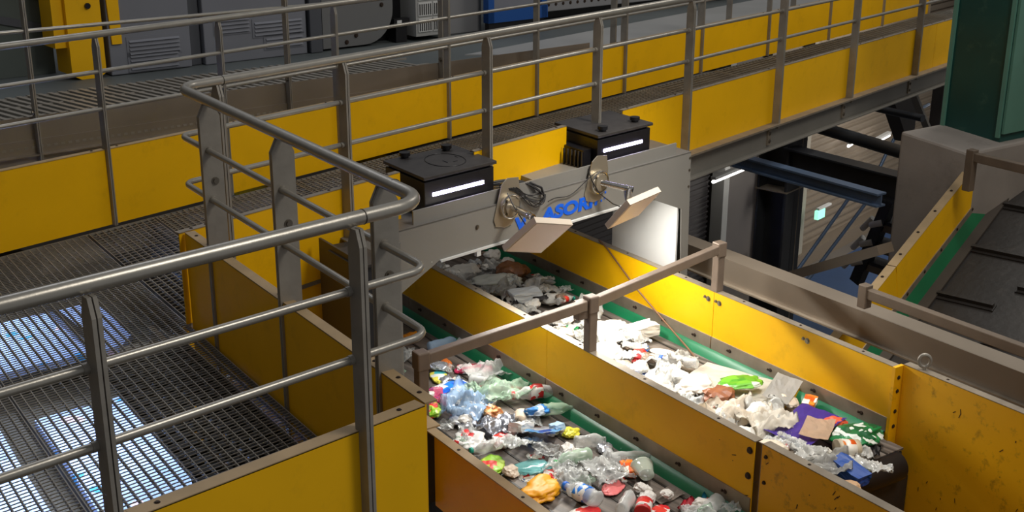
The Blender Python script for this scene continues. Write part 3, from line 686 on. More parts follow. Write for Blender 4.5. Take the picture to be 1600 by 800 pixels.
for k, (a, b) in enumerate((((11.71, 5, -1.15), (9.9, 5.0, -2.03)), ((12.0, 5, -1.38), (10.3, 5.0, -2.1)))):
    o = MB().tube([V(*WA(*a)), V(*WA(*b))], .018, 10).build('stair_handrail', BLUEST, smooth=True); tag(o, ('long' if k == 0 else 'second, fainter')+' thin slanting handrail over the blue floor', 'handrail')
o = MB().tube([WA(13.2, 5.5, -1.5), WA(13.44, 5.5, -1.28), WA(13.91, 5.5, -.985), WA(14.5, 5.5, -.95)], .02, 10).build('stair_handrail', BLUEST, smooth=True); tag(o, 'bent grey handrail rising behind the concrete block', 'handrail')
o = MB().beam(WA(11.17, 4.45, -.08), WA(11.75, 4.45, -.6), .07, .03).build('brace', GIRD); tag(o, 'slanting grey brace under the right end of the walkway', 'brace')
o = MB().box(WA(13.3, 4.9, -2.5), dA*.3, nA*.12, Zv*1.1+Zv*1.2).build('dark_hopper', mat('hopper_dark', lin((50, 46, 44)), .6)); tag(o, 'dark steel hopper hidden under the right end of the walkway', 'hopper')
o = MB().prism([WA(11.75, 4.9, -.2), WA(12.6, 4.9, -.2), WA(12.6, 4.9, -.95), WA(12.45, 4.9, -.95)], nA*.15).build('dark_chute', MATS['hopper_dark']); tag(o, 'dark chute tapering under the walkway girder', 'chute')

# concrete block with the green column on top
NB = 7.45
mb = MB(); kf, kn, nbk = 5.77, 5.17, .9
mb.prism([WK(kf, NB, -4), WK(kn, NB, -4), WK(kn, NB, -.02), WK(kf, NB, .025)], nK*nbk)
o = mb.build('concrete_block', CONC, bevel=.02); tag(o, 'tall grey concrete block below the dark green column', 'block')
gc = thing('green_column', WK(5.5, 8.1, 0), 'big dark green steel column standing on the concrete block', 'column')
MB().prism([WK(5.74, 7.9, -.02), WK(5.24, 7.9, -.02), WK(5.24, 7.9, 2.4), WK(5.74, 7.9, 2.4)], nK*.4).build('body', TEAL, gc)
MB().box(WK(5.72, 7.88, .0), dK*.03, nK*.02, Zv*2.4).build('edge_rib', TEALL, gc)
MB().box(WK(5.24, 7.88, .02), dK*.03, nK*.02, Zv*2.4).build('edge_rib', TEALL, gc)
MB().box(WK(5.215, 7.9, .05), dK*.02, nK*.75, Zv*2.4).build('side_plate', TEALL, gc)
rs = thing('red_sign', WK(5.2, 8.2, .5), 'red sign with pale numbers at the right edge, on the green column', 'sign')
MB().box(WK(5.21, 8.03, .56), -dK*.01, nK*.5, Zv*.28).build('board', RED, rs)
for t_, z in (('30.1', .72), ('31.3', .60)): text_mb(t_, WK(5.198, 8.05, z), nK, Zv, .08, .003, .01).build('number', INK, rs)

# ================================================================== INCLINED BELT AT THE RIGHT
ic = thing('inclined_conveyor', WA(10, 2.9, -1.5), 'inclined black belt conveyor with cleats and yellow side boards at the right', 'conveyor')
SL = .3255; e1 = (dA + Zv*SL).normalized(); en = nA*-1; up = e1.cross(nA).normalized(); up = up if up.z > 0 else -up
Q = .8286
TOP0 = WA(7.124, 2.9, -.64)
def WI(t, c, h): return TOP0 + e1*t*Q - nA*c*Q + up*h*Q
marks = [-1.6, .35, 2.05, 3.7, 5.4, 7.1]
for a, b in zip(marks[:-1], marks[1:]):
    q = MB().box(WI(a+.005, 0, -.36), e1*Q*(b-a-.01), nA*Q*.01, up*Q*.36).build('side_board', YEL, ic)
    sub(MB().box(WI(a+.005, 0.0, -.004), e1*Q*(b-a-.01), nA*Q*.075, up*Q*.006), 'flange', LIP, q, ic)
    q2 = MB().box(WI(a+.005, .008, -.41), e1*Q*(b-a-.01), nA*Q*.008, up*Q*.06).build('wear_strip', EDGE, ic)
    mb = MB(); nb = int((b-a)/.3)
    for i in range(nb): bolt(mb, WI(a+(i+.5)*(b-a)/nb, .008, -.375), -nA, .008, .006); bolt(mb, WI(a+(i+.5)*(b-a)/nb, -.04, .003), up, .007, .005)
    sub(mb, 'bolt', BOLTD, q2, ic)
mb = MB(); mb.prism([WI(-1.6, .008, -.41), WI(-1.6, .062, -.51), WI(-1.6, .062, -.525), WI(-1.6, .008, -.43)], e1*Q*8.7); mb.build('rubber_skirt', GREEN, ic)
MB().box(WI(-1.6, .1, -.54), e1*Q*8.7, -nA*Q*1.75, -up*Q*.012).build('belt', BELTD, ic)
MB().box(WI(-1.6, 1.85, -.52), e1*Q*8.7, -nA*Q*.01, up*Q*.5).build('side_board', YEL, ic)
MB().box(WI(-1.6, .06, -.53), e1*Q*8.7, -nA*Q*.09, up*Q*.02).build('belt_edge', mat('belt_edge_grey', lin((70, 62, 54)), .6), ic)
for i in range(9):
    for c0, c1_, of in ((.14, .6, 0), (.68, 1.25, .31)):
        tt = .05 + i*.73 + of
        mb = MB(); mb.box(WI(tt, c0, -.54), e1*Q*.035, -nA*Q*(c1_-c0), up*Q*.045); mb.box(WI(tt-.03, c0-.01, -.54), e1*Q*.09, -nA*Q*(c1_-c0+.02), up*Q*.012); mb.build('cleat', BELTD, ic)
fr = mat('frame_brown_steel', lin((112, 98, 84)), .5, .3, .1)
def crossbar(label, ka, na_, z, L, leg, wd=.05):
    t = thing('crossbar_frame', WK(ka, na_, z-leg), label, 'frame')
    MB().box(WK(ka, na_, z-.06), -dK*L, nK*wd, Zv*.06).build('bar', fr, t, bevel=.005)
    MB().box(WK(ka+.0, na_-.01, z-leg), -dK*.06, nK*.06, Zv*(leg+.02)).build('post', fr, t, bevel=.005)
p1_ = WA(8.25, 2.83, .05)
crossbar('brown steel crossbar over the inclined belt, upper one near the green column', p1_.dot(dK), p1_.dot(nK), .07, 2.0, .27)
p2_ = WA(6.42, 2.72, -.39)
crossbar('brown steel crossbar over the inclined belt, lower one beside the long beam', p2_.dot(dK), p2_.dot(nK), -.37, 2.8, .12)

# ================================================================== MACHINES ON THE BACK PLATFORM
def FP(s, c, z): return F0 + FD*s + FN*c + Zv*z
BZ = .302
def cabinet(s0, s1, c, h, m_, label, louv=(), dp=.8, z0=BZ, name='machine_cabinet'):
    t = thing(name, FP((s0+s1)/2, c+dp/2, BZ), label, 'cabinet')
    MB().box(FP(s0, c, z0), FD*(s1-s0), FN*dp, Zv*h).build('body', m_, t, bevel=.008)
    for (a, b, z, n) in louv:
        q = MB().box(FP(a-.02, c-.006, z-.02), FD*(b-a+.04), FN*.01, Zv*(n*.032+.03)).build('louvre_panel', m_, t)
        for i in range(n):
            sub(MB().prism([FP(a, c-.008, z+i*.032), FP(a, c-.022, z+i*.032), FP(a, c-.008, z+i*.032+.016)], FD*(b-a)), 'louvre_slat', BLUEST if False else m_, q, t)
    return t
c_ = 1.88
k1 = cabinet(5.24, 5.92, c_, 1.2, CAB, 'blue-grey machine cabinet with louvres right of the yellow column', [(5.40, 5.80, .335, 4), (5.40, 5.82, .455, 4)], z0=.305)
MB().prism([FP(5.26, c_-.02, .55), FP(5.34, c_-.02, .55), FP(5.34, c_-.02, 1.5), FP(5.22, c_-.02, 1.5)], FN*.018).build('door_handle', YEL, k1)
cabinet(5.93, 6.03, c_+.05, 1.2, CABD, 'narrow dark gap post between the two louvred cabinets')
k2 = cabinet(6.04, 7.0, c_, 1.2, CAB, 'wide grey machine cabinet with two rows of louvres', [(6.15, 6.45, .55, 4), (6.50, 6.95, .50, 4), (6.6, 6.95, .39, 3)])
k2b = cabinet(7.02, 7.14, c_-.03, 1.2, CABD, 'grey corner post right of the wide louvred cabinet')
# cabinet with rounded lower corner
t = thing('machine_cabinet', FP(7.5, c_+.4, BZ), 'grey machine side plate with a large rounded lower corner', 'cabinet')
pp = [FP(7.16, c_, .32), FP(7.6, c_, .32)] + [FP(7.6+.3*math.sin(a), c_, .62-.3*math.cos(a)) for a in [PI/2*i/8 for i in range(1, 9)]] + [FP(7.9, c_, 1.5), FP(7.16, c_, 1.5)]
MB().prism(pp, FN*.7).build('body', CABD if False else mat('plate_grey', lin((112, 112, 112)), .5, .1), t)
mb = MB()
for s, z in ((7.4, .36), (7.5, .41), (7.78, .66)): bolt(mb, FP(s, c_, z), -FN, .014, .012)
mb.build('bolt', BOLTD, t)
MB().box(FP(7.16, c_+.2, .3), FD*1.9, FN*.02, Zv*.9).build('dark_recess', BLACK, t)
o = thing('control_pedestal', FP(8.0, c_, BZ), 'small dark control pedestal with a pale display by the rounded plate', 'pedestal')
MB().box(FP(7.93, c_, BZ), FD*.12, FN*.12, Zv*.18).build('stand', BLACK, o); MB().box(FP(7.9, c_-.02, BZ+.15), FD*.17, FN*.06, Zv*.07).build('head', BLACK, o); MB().box(FP(7.93, c_-.025, BZ+.17), FD*.05, FN*.004, Zv*.035).build('display', WHITEP, o)
g_ = thing('vent_grille_box', FP(8.3, c_, BZ), 'pale cabinet with a white slotted vent grille', 'cabinet')
MB().box(FP(8.12, c_-.05, .345), FD*.36, FN*.3, Zv*1.1).build('body', mat('pale_grey', lin((160, 160, 158)), .5), g_)
for i in range(2):
    for j in range(4):
        q = MB().box(FP(8.145+i*.165, c_-.062, .385+j*.145), FD*.15, FN*.014, Zv*.125).build('slot_panel', WHITEP, g_)
        for kx_ in range(6): sub(MB().box(FP(8.153+i*.165+kx_*.024, c_-.065, .395+j*.145), FD*.011, FN*.006, Zv*.1), 'slot', BLACK, q, g_)
cabinet(8.62, 9.0, c_+.1, 1.0, mat('door_panel_grey', lin((128, 128, 130)), .5), 'plain grey machine panel between the grille and the blue frame')
bf = thing('blue_cabinet', FP(9.3, c_, BZ), 'machine cabinet with a blue steel surround and grey panel', 'cabinet')
MB().box(FP(8.93, c_-.1, .40), FD*.75, FN*.08, Zv*.12).build('bottom_bar', mat('blue_paint', lin((24, 78, 150)), .45), bf)
MB().box(FP(8.93, c_-.1, .40), FD*.07, FN*.08, Zv*.9).build('side_bar', MATS['blue_paint'], bf); MB().box(FP(9.60, c_-.1, .40), FD*.07, FN*.08, Zv*.9).build('side_bar', MATS['blue_paint'], bf)
MB().box(FP(9.0, c_-.06, .5), FD*.6, FN*.03, Zv*.8).build('panel', CAB, bf); MB().box(FP(8.95, c_-.08, BZ), FD*.7, FN*.06, Zv*.1).build('plinth', BLACK, bf)
k5 = cabinet(9.75, 12.9, c_+.2, .9, mat('machine_pale', lin((134, 134, 136)), .5, 0, .05, 1), 'long pale grey machine housing at the top, right of the blue frame', z0=.40)
mb = MB()
for i in range(16): bolt(mb, FP(9.85+i*.1, c_+.2, .47), -FN, .012, .006)
mb.build('bolt', BOLTD, k5)
o = MB().box(FP(9.7, c_+.35, .31), FD*7, FN*.3, Zv*.09).build('machine_plinth', BLACK); tag(o, 'black recessed plinth under the long pale machine housing', 'plinth')
yc = thing('yellow_column', FP(5.05, c_, BZ), 'yellow machine column with a black knob, upper left', 'column')
MB().prism([FP(4.93, c_, .34), FP(5.0, c_, .302), FP(5.14, c_, .302), FP(5.20, c_, .34), FP(5.20, c_, 1.5), FP(4.93, c_, 1.5)], FN*.3).build('body', YEL, yc)
MB().box(FP(4.84, c_+.05, .55), FD*.09, FN*.25, Zv*.9).build('side_box', YEL, yc)
mb = MB(); mb.tube([FP(5.1, c_, .86), FP(5.1, c_-.02, .86)], .022, 14); mb.build('knob', BLACK, yc, smooth=True)
ms = thing('machine_housing', FP(4.2, 2.6, BZ), 'dark green-grey sloping machine housing at the far left', 'machine')
MB().prism([FP(2.5, 2.3, .302), FP(4.95, 2.3, .302), FP(4.95, 2.3, .95), FP(4.2, 2.3, 1.35), FP(2.5, 2.3, 1.35)], FN*.8).build('body', mat('machine_green_grey', lin((84, 92, 88)), .5, .1, .1, 2), ms)
MB().prism([FP(4.35, 2.28, .78), FP(4.95, 2.28, .62), FP(4.95, 2.28, .68), FP(4.35, 2.28, .84)], FN*.02).build('rib', CABD, ms)
MB().prism([FP(4.1, 2.28, 1.1), FP(4.95, 2.28, .86), FP(4.95, 2.28, .90), FP(4.1, 2.28, 1.14)], FN*.02).build('rib', CABD, ms)
MB().box(FP(2.5, 2.15, .302), FD*1.7, FN*.15, Zv*1.0).build('dark_door', mat('olive_dark', lin((66, 62, 50)), .6), ms)

# ================================================================== BRIGHT SORTING BELT UNDER THE GRATING
LZ = -2.0
def paper_mat():
    M = mat('white_sorting_belt', lin((205, 214, 240)), .5); nt = M.node_tree; b = nt.nodes['Principled BSDF']
    tc = nt.nodes.new('ShaderNodeTexCoord'); v = nt.nodes.new('ShaderNodeTexVoronoi'); v.inputs['Scale'].default_value = 9; nt.links.new(tc.outputs['Object'], v.inputs[0])
    cr = nt.nodes.new('ShaderNodeValToRGB'); cr.color_ramp.interpolation = 'CONSTANT'; e = cr.color_ramp.elements
    e[0].color = lin((160, 178, 226)); e[1].position = .86; e[1].color = lin((60, 150, 220))
    x = e.new(.9); x.color = lin((226, 190, 210)); x = e.new(.93); x.color = lin((146, 166, 218))
    sp = nt.nodes.new('ShaderNodeSeparateColor'); nt.links.new(v.outputs['Color'], sp.inputs[0]); nt.links.new(sp.outputs[0], cr.inputs[0]); nt.links.new(cr.outputs[0], b.inputs['Base Color']); return M
PM = paper_mat()
for i, (pts, lab) in enumerate((([(3.09, 8.38), (4.27, 8.29), (4.1, 7.9), (3.85, 7.93), (3.75, 7.43), (3.60, 7.05), (3.42, 6.65), (3.3, 6.2), (2.72, 6.2), (2.84, 6.84), (2.99, 7.69)], 'bright white sorting belt seen through the middle of the grating'),
                  ([(1.6, 8.5), (2.84, 8.39), (2.71, 7.65), (2.62, 7.05), (2.48, 6.2), (1.4, 6.2)], 'bright white sorting belt under the left edge of the grating'),
                  ([(3.90, 7.40), (4.15, 7.38), (4.0, 6.95), (3.75, 6.85)], 'small pale belt corner seen through the grating near the tall yellow boards'),
                  ([(2.9, 9.42), (4.22, 9.25), (4.42, 9.45), (4.52, 10.4), (2.9, 10.5)], 'littered white sorting belt far under the grating at the left'))):
    t = thing('lower_sorting_belt', (pts[0][0], pts[0][1], LZ-.1), lab, 'conveyor')
    MB().prism([V(x, y, LZ) for x, y in pts], -Zv*.06).build('belt', PM, t)
    MB().prism([V(x, y, LZ-.06) for x, y in pts], -Zv*.08).build('frame', DARK, t)
o = MB().box((-2, 2.8, -2.35), (7, 0, 0), (0, 11, 0), (0, 0, .05)).build('lower_deck', mat('lower_deck_brown', lin((74, 66, 56)), .7)); tag(o, 'dark brown lower deck beneath the grating', 'deck')
for x, y, L in ((3.3, 7.7, 1.0), (1.9, 7.5, .9), (3.3, 10.4, 1.2)):
    area('lower_belt_lamp', (x, y, -.62), (x, y, -2), L, 44 if y < 9 else 52, (.62, .77, 1), spread=2.0)
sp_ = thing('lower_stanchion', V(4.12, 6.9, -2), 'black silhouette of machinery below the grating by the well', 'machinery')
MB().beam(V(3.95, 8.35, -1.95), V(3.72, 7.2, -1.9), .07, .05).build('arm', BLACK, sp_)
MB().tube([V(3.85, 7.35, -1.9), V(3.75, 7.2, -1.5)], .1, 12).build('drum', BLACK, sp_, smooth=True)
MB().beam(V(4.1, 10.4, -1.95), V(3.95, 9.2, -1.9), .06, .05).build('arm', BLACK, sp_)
# sill plate seen inside the well
o = MB().box(WK(4.6, 1.85, -.78), dK*2.2, nK*.42, Zv*.02).build('sill_plate', mat('pale_sill', lin((190, 186, 176)), .5)); tag(o, 'pale sheet metal sill inside the well, under the sorter leg', 'sill')
o = MB().box(WK(4.6, 2.04, -.77), dK*2.2, nK*.03, Zv*.1).build('sill_ridge', EDGE); tag(o, 'upturned ridge along the pale sill inside the well', 'ridge')

# ================================================================== LITTER
def film_mat(name, col, alpha=.45, rough=.12):
    if name in MATS: return MATS[name]
    M = bpy.data.materials.new(name); M.use_nodes = True; nt = M.node_tree; b = nt.nodes['Principled BSDF']
    b.inputs['Base Color'].default_value = lin(col); b.inputs['Roughness'].default_value = rough; b.inputs['Coat Weight'].default_value = .3
    lw_ = nt.nodes.new('ShaderNodeLayerWeight'); lw_.inputs[0].default_value = .35
    mr = nt.nodes.new('ShaderNodeMapRange'); mr.inputs[3].default_value = alpha; mr.inputs[4].default_value = 1
    nt.links.new(lw_.outputs['Facing'], mr.inputs[0]); nt.links.new(mr.outputs[0], b.inputs['Alpha']); MATS[name] = M; return M
def print_mat(name, cols, scale=14, rough=.35):
    if name in MATS: return MATS[name]
    M = bpy.data.materials.new(name); M.use_nodes = True; nt = M.node_tree; b = nt.nodes['Principled BSDF']; b.inputs['Roughness'].default_value = rough
    tc = nt.nodes.new('ShaderNodeTexCoord'); v = nt.nodes.new('ShaderNodeTexVoronoi'); v.inputs['Scale'].default_value = scale; v.distance = 'CHEBYCHEV'
    nt.links.new(tc.outputs['Object'], v.inputs[0]); sp = nt.nodes.new('ShaderNodeSeparateColor'); nt.links.new(v.outputs['Color'], sp.inputs[0])
    cr = nt.nodes.new('ShaderNodeValToRGB'); cr.color_ramp.interpolation = 'CONSTANT'; e = cr.color_ramp.elements; e[0].color = lin(cols[0]); e[1].position = 1/len(cols); e[1].color = lin(cols[1])
    for i, c in enumerate(cols[2:]): x = e.new((i+2)/len(cols)); x.color = lin(c)
    nt.links.new(sp.outputs[0], cr.inputs[0]); nt.links.new(cr.outputs[0], b.inputs['Base Color']); MATS[name] = M; return M
def pm(c): return mat('plain_%d_%d_%d' % tuple(c), lin(c), .45, 0, .06, 20)
CLR = film_mat('clear_plastic', (222, 224, 222), .30); CLRG = film_mat('greenish_clear_plastic', (186, 214, 190), .38); CLRB = film_mat('bluish_clear_plastic', (170, 200, 232), .42)
MILK = film_mat('milky_plastic', (226, 232, 236), .8, .3); SILV = mat('silver_foil', lin((196, 200, 210)), .25, .7, .2, 30)

def crumple_bm(sx, sy, sz, seed, rough=.5, sub_=3):
    bm = bmesh.new(); bmesh.ops.create_icosphere(bm, subdivisions=sub_, radius=1)
    off = Vector((seed*3.7, seed*1.3, seed*2.1))
    for v in bm.verts:
        p = v.co.copy(); nz = noise.noise(p*1.3+off)*.8 + noise.noise(p*3.1+off)*.45 + abs(noise.noise(p*6+off))*.3 - abs(noise.noise(p*11+off))*.22
        v.co = p*(1+nz*rough); v.co.x *= sx; v.co.y *= sy; v.co.z = max(-sz*.6, v.co.z*sz)
    return bm
def sheet_bm(w_, h_, seed, curl=.25, wr=.12, n=14, outline=None, th=.0012):
    bm = bmesh.new(); off = Vector((seed*2.3, seed*5.1, 0)); g = []; S0 = (w_+h_)/2
    for i in range(n+1):
        row = []
        for j in range(n+1):
            u, v = i/n-.5, j/n-.5; x, y = u*w_, v*h_
            if outline == 'torn':
                k = 1+.22*noise.noise(Vector((u*2.5, v*2.5, seed))); x = x*k+S0*.05*noise.noise(Vector((v*9, seed, 0))); y = y*(1+.25*noise.noise(Vector((v*3, seed, u*3))))+S0*.05*noise.noise(Vector((u*9, 0, seed)))
            if outline == 'round':
                r_ = max(abs(u), abs(v))*2; a = math.atan2(v, u); x, y = math.cos(a)*r_*w_/2, math.sin(a)*r_*h_/2
            S = (w_+h_)/2
            z = S*(curl*(u*u*.9+v*v*.5) + wr*noise.noise(Vector((u*3, v*3, 0))+off) + wr*.5*abs(noise.noise(Vector((u*7, v*7, 0))+off)) + wr*.35*abs(noise.noise(Vector((u*15, v*15, 3))+off)))
            row.append(bm.verts.new((x, y, z)))
        g.append(row)
    for i in range(n):
        for j in range(n): bm.faces.new((g[i][j], g[i+1][j], g[i+1][j+1], g[i][j+1]))
    r = bmesh.ops.solidify(bm, geom=bm.faces[:], thickness=th)
    return bm
def lathe_bm(prof, n=20, crush=0, seed=0, bend=0):
    bm = bmesh.new(); rings = []; off = Vector((seed*1.7, seed*.9, seed*4.3))
    for (x, r) in prof:
        ring = []
        for k in range(n):
            a = 2*PI*k/n; p = Vector((x, r*math.cos(a), r*math.sin(a)))
            if crush:
                d = noise.noise(p*22+off)*crush + noise.noise(p*45+off)*crush*.5; p.y *= 1+d*6; p.z *= (1+d*6)*.8; p.z -= abs(noise.noise(Vector((x*14, seed, 0))))*crush*.9
                p.y += bend*x*x*8
            ring.append(bm.verts.new(p))
        rings.append(ring)
    for i in range(len(prof)-1):
        for k in range(n): bm.faces.new((rings[i][k], rings[i][(k+1) % n], rings[i+1][(k+1) % n], rings[i+1][k]))
    bm.faces.new(rings[0][::-1]); bm.faces.new(rings[-1]); return bm
def bm_obj(bm, name, m_, parent=None, smooth=True):
    me = bpy.data.meshes.new(name); bm.normal_update(); bm.to_mesh(me); bm.free(); me.materials.append(m_)
    if smooth:
        for p in me.polygons: p.use_smooth = True
    o = bpy.data.objects.new(name, me); C.objects.link(o)
    if parent: o.parent = parent
    return o
def lowest(o):
    zs = [ (o.rotation_euler.to_matrix() @ v.co).z for v in o.data.vertices]; return min(zs)
def place(o, k, n, z, rot, tilt=(0, 0)):
    o.rotation_euler = (tilt[0], tilt[1], rot); o.location = WK(k, n, z)
    mz = None
    if o.type == 'MESH': mz = lowest(o)
    else:
        for ch in o.children:
            if ch.type == 'MESH':
                q = min((o.rotation_euler.to_matrix() @ v.co).z for v in ch.data.vertices); mz = q if mz is None else min(mz, q)
    o.location.z = z - (mz or 0) + .002
def bottle(L, r, m_, cap=None, label=None, crush=.035, seed=0, name='plastic_bottle'):
    t = bpy.data.objects.new(name, None); t.empty_display_size = .05; C.objects.link(t)
    x0 = -L/2; prof = [(x0, r*.55), (x0+.004, r*.9), (x0+L*.06, r), (x0+L*.16, r*.93), (x0+L*.24, r), (x0+L*.34, r*.92), (x0+L*.42, r), (x0+L*.5, r*.95), (x0+L*.6, r), (x0+L*.70, r*.96), (x0+L*.8, r*.7), (x0+L*.88, r*.38), (x0+L*.93, r*.34), (x0+L*.97, r*.36)]
    bm_obj(lathe_bm(prof, 18, crush, seed), 'body', m_, t)
    if label:
        bm_obj(lathe_bm([(x0+L*.3, r*1.03), (x0+L*.38, r*1.04), (x0+L*.5, r*1.03), (x0+L*.6, r*1.03)], 18, crush, seed), 'label_band', label, t)
    if cap:
        bm_obj(lathe_bm([(x0+L*.95, r*.42), (x0+L*.955, r*.46), (x0+L*1.03, r*.45), (x0+L*1.035, r*.3)], 14), 'cap', cap, t)
    return t
def tray(w_, d_, h_, m_, seed=0, name='plastic_tray'):
    bm = bmesh.new(); t = .004
    def rect(s, z): return [bm.verts.new((sx*w_/2*s, sy*d_/2*s, z + (.006*noise.noise(Vector((sx, sy, seed)))))) for sx, sy in ((-1, -1), (1, -1), (1, 1), (-1, 1))]
    A_, B_, C_, D_ = rect(.78, 0), rect(1, h_), rect(.94, h_), rect(.74, t)
    for a, b in ((A_, B_), (B_, C_), (C_, D_)):
        for i in range(4): bm.faces.new((a[i], a[(i+1) % 4], b[(i+1) % 4], b[i]))
    bm.faces.new(A_[::-1]); bm.faces.new(D_); return bm_obj(bm, name, m_, None, False)
def carton(w_, d_, h_, m_, seed, name='carton'):
    bm = bmesh.new(); bmesh.ops.create_cube(bm, size=1); bmesh.ops.subdivide_edges(bm, edges=bm.edges[:], cuts=4, use_grid_fill=True)
    for v in bm.verts:
        p = v.co.copy(); d = noise.noise(p*3+Vector((seed, seed*2, 0))); v.co = Vector((p.x*w_*(1+.12*d), p.y*d_*(1-.15*d), p.z*h_*(1+.3*d)))
    return bm_obj(bm, name, m_, None, False)
def tin(r, h_, m_, lab, seed):
    t = bpy.data.objects.new('food_can', None); C.objects.link(t)
    bm_obj(lathe_bm([(-h_/2, r*.9), (-h_/2, r), (-h_*.3, r*.98), (h_*.3, r*.98), (h_/2, r), (h_/2, r*.92), (h_*.47, r*.9)], 20, .008, seed), 'body', m_, t)
    bm_obj(lathe_bm([(-h_*.3, r*1.01), (h_*.28, r*1.01)], 20, .008, seed), 'label_band', lab, t); return t

WHT = (214, 212, 206); PAPER = (226, 222, 214)
def make(kind, size, col, seed):
    """returns an unplaced piece of litter"""
    m_ = col if isinstance(col, bpy.types.Material) else pm(col)
    if kind == 'film': return bm_obj(sheet_bm(size, size*.72, seed, -.12, .26, 24, 'torn'), 'plastic_film', m_)
    if kind == 'bag': return bm_obj(crumple_bm(size*.5, size*.36, size*.15, seed, .5, 4), 'plastic_bag', m_, None, True)
    if kind == 'pouch': return bm_obj(crumple_bm(size*.52, size*.34, size*.07, seed, .34, 4), 'food_pouch', m_, None, True)
    if kind == 'wad': return bm_obj(crumple_bm(size*.5, size*.4, size*.26, seed, .5), 'crumpled_wrapper', m_, None, False)
    if kind == 'paper': return bm_obj(sheet_bm(size, size*.7, seed, .2, .14, 10, None), 'paper_sheet', m_, None, False)
    if kind == 'board': return bm_obj(sheet_bm(size, size*.62, seed, .16, .05, 8, None, .003), 'cardboard_piece', m_, None, False)
    if kind == 'scrap': return bm_obj(sheet_bm(size, size*.5, seed, .5, .3, 8, 'torn'), 'wrapper_scrap', m_)
    if kind == 'lid': return bm_obj(lathe_bm([(0, size*.42), (0, size*.5), (.008, size*.5), (.010, size*.44), (.004, size*.42)], 22), 'round_lid', m_)
    if kind == 'cup': return bm_obj(lathe_bm([(0, size*.3), (.002, size*.3), (size*.5, size*.37), (size*.95, size*.42), (size, size*.46)], 20, .015, seed), 'plastic_cup', m_)
    if kind == 'tray': return tray(size, size*.66, size*.2, m_, seed)
    if kind == 'carton': return carton(size, size*.55, size*.32, m_, seed)
    raise ValueError(kind)
P_RED = print_mat('red_white_print', [(214, 40, 44), (236, 232, 226), (226, 60, 50), (150, 30, 34)]); P_BLUE = print_mat('blue_white_print', [(30, 96, 206), (232, 236, 242), (40, 130, 230), (238, 238, 236)])
P_LIME = print_mat('lime_print', [(150, 206, 40), (190, 220, 80), (226, 60, 50), (120, 190, 40)]); P_PINK = print_mat('pink_print', [(222, 60, 110), (236, 226, 226), (190, 40, 70), (236, 180, 190)])
P_CYAN = print_mat('cyan_yellow_print', [(70, 190, 200), (236, 226, 90), (232, 238, 238), (90, 200, 170)]); P_GRN = print_mat('green_print', [(24, 112, 62), (20, 90, 50), (226, 232, 222), (30, 130, 70)], 22)
P_MAG = print_mat('magazine_print', [(214, 214, 218), (130, 190, 232), (214, 214, 218), (60, 100, 190), (160, 130, 120)], 11); P_OR = print_mat('orange_print', [(236, 130, 40), (236, 228, 214), (220, 90, 30), (240, 180, 60)])
P_MIX = print_mat('mixed_print', [(232, 232, 228), (214, 60, 50), (60, 140, 200), (236, 232, 220), (240, 190, 60)], 24); P_GBAG = print_mat('green_bag_print', [(80, 150, 36), (98, 166, 44), (66, 134, 30), (200, 206, 186)], 16)
ORANGE = (244, 150, 10)
B1, B2 = ZB+.004, ZB+.006
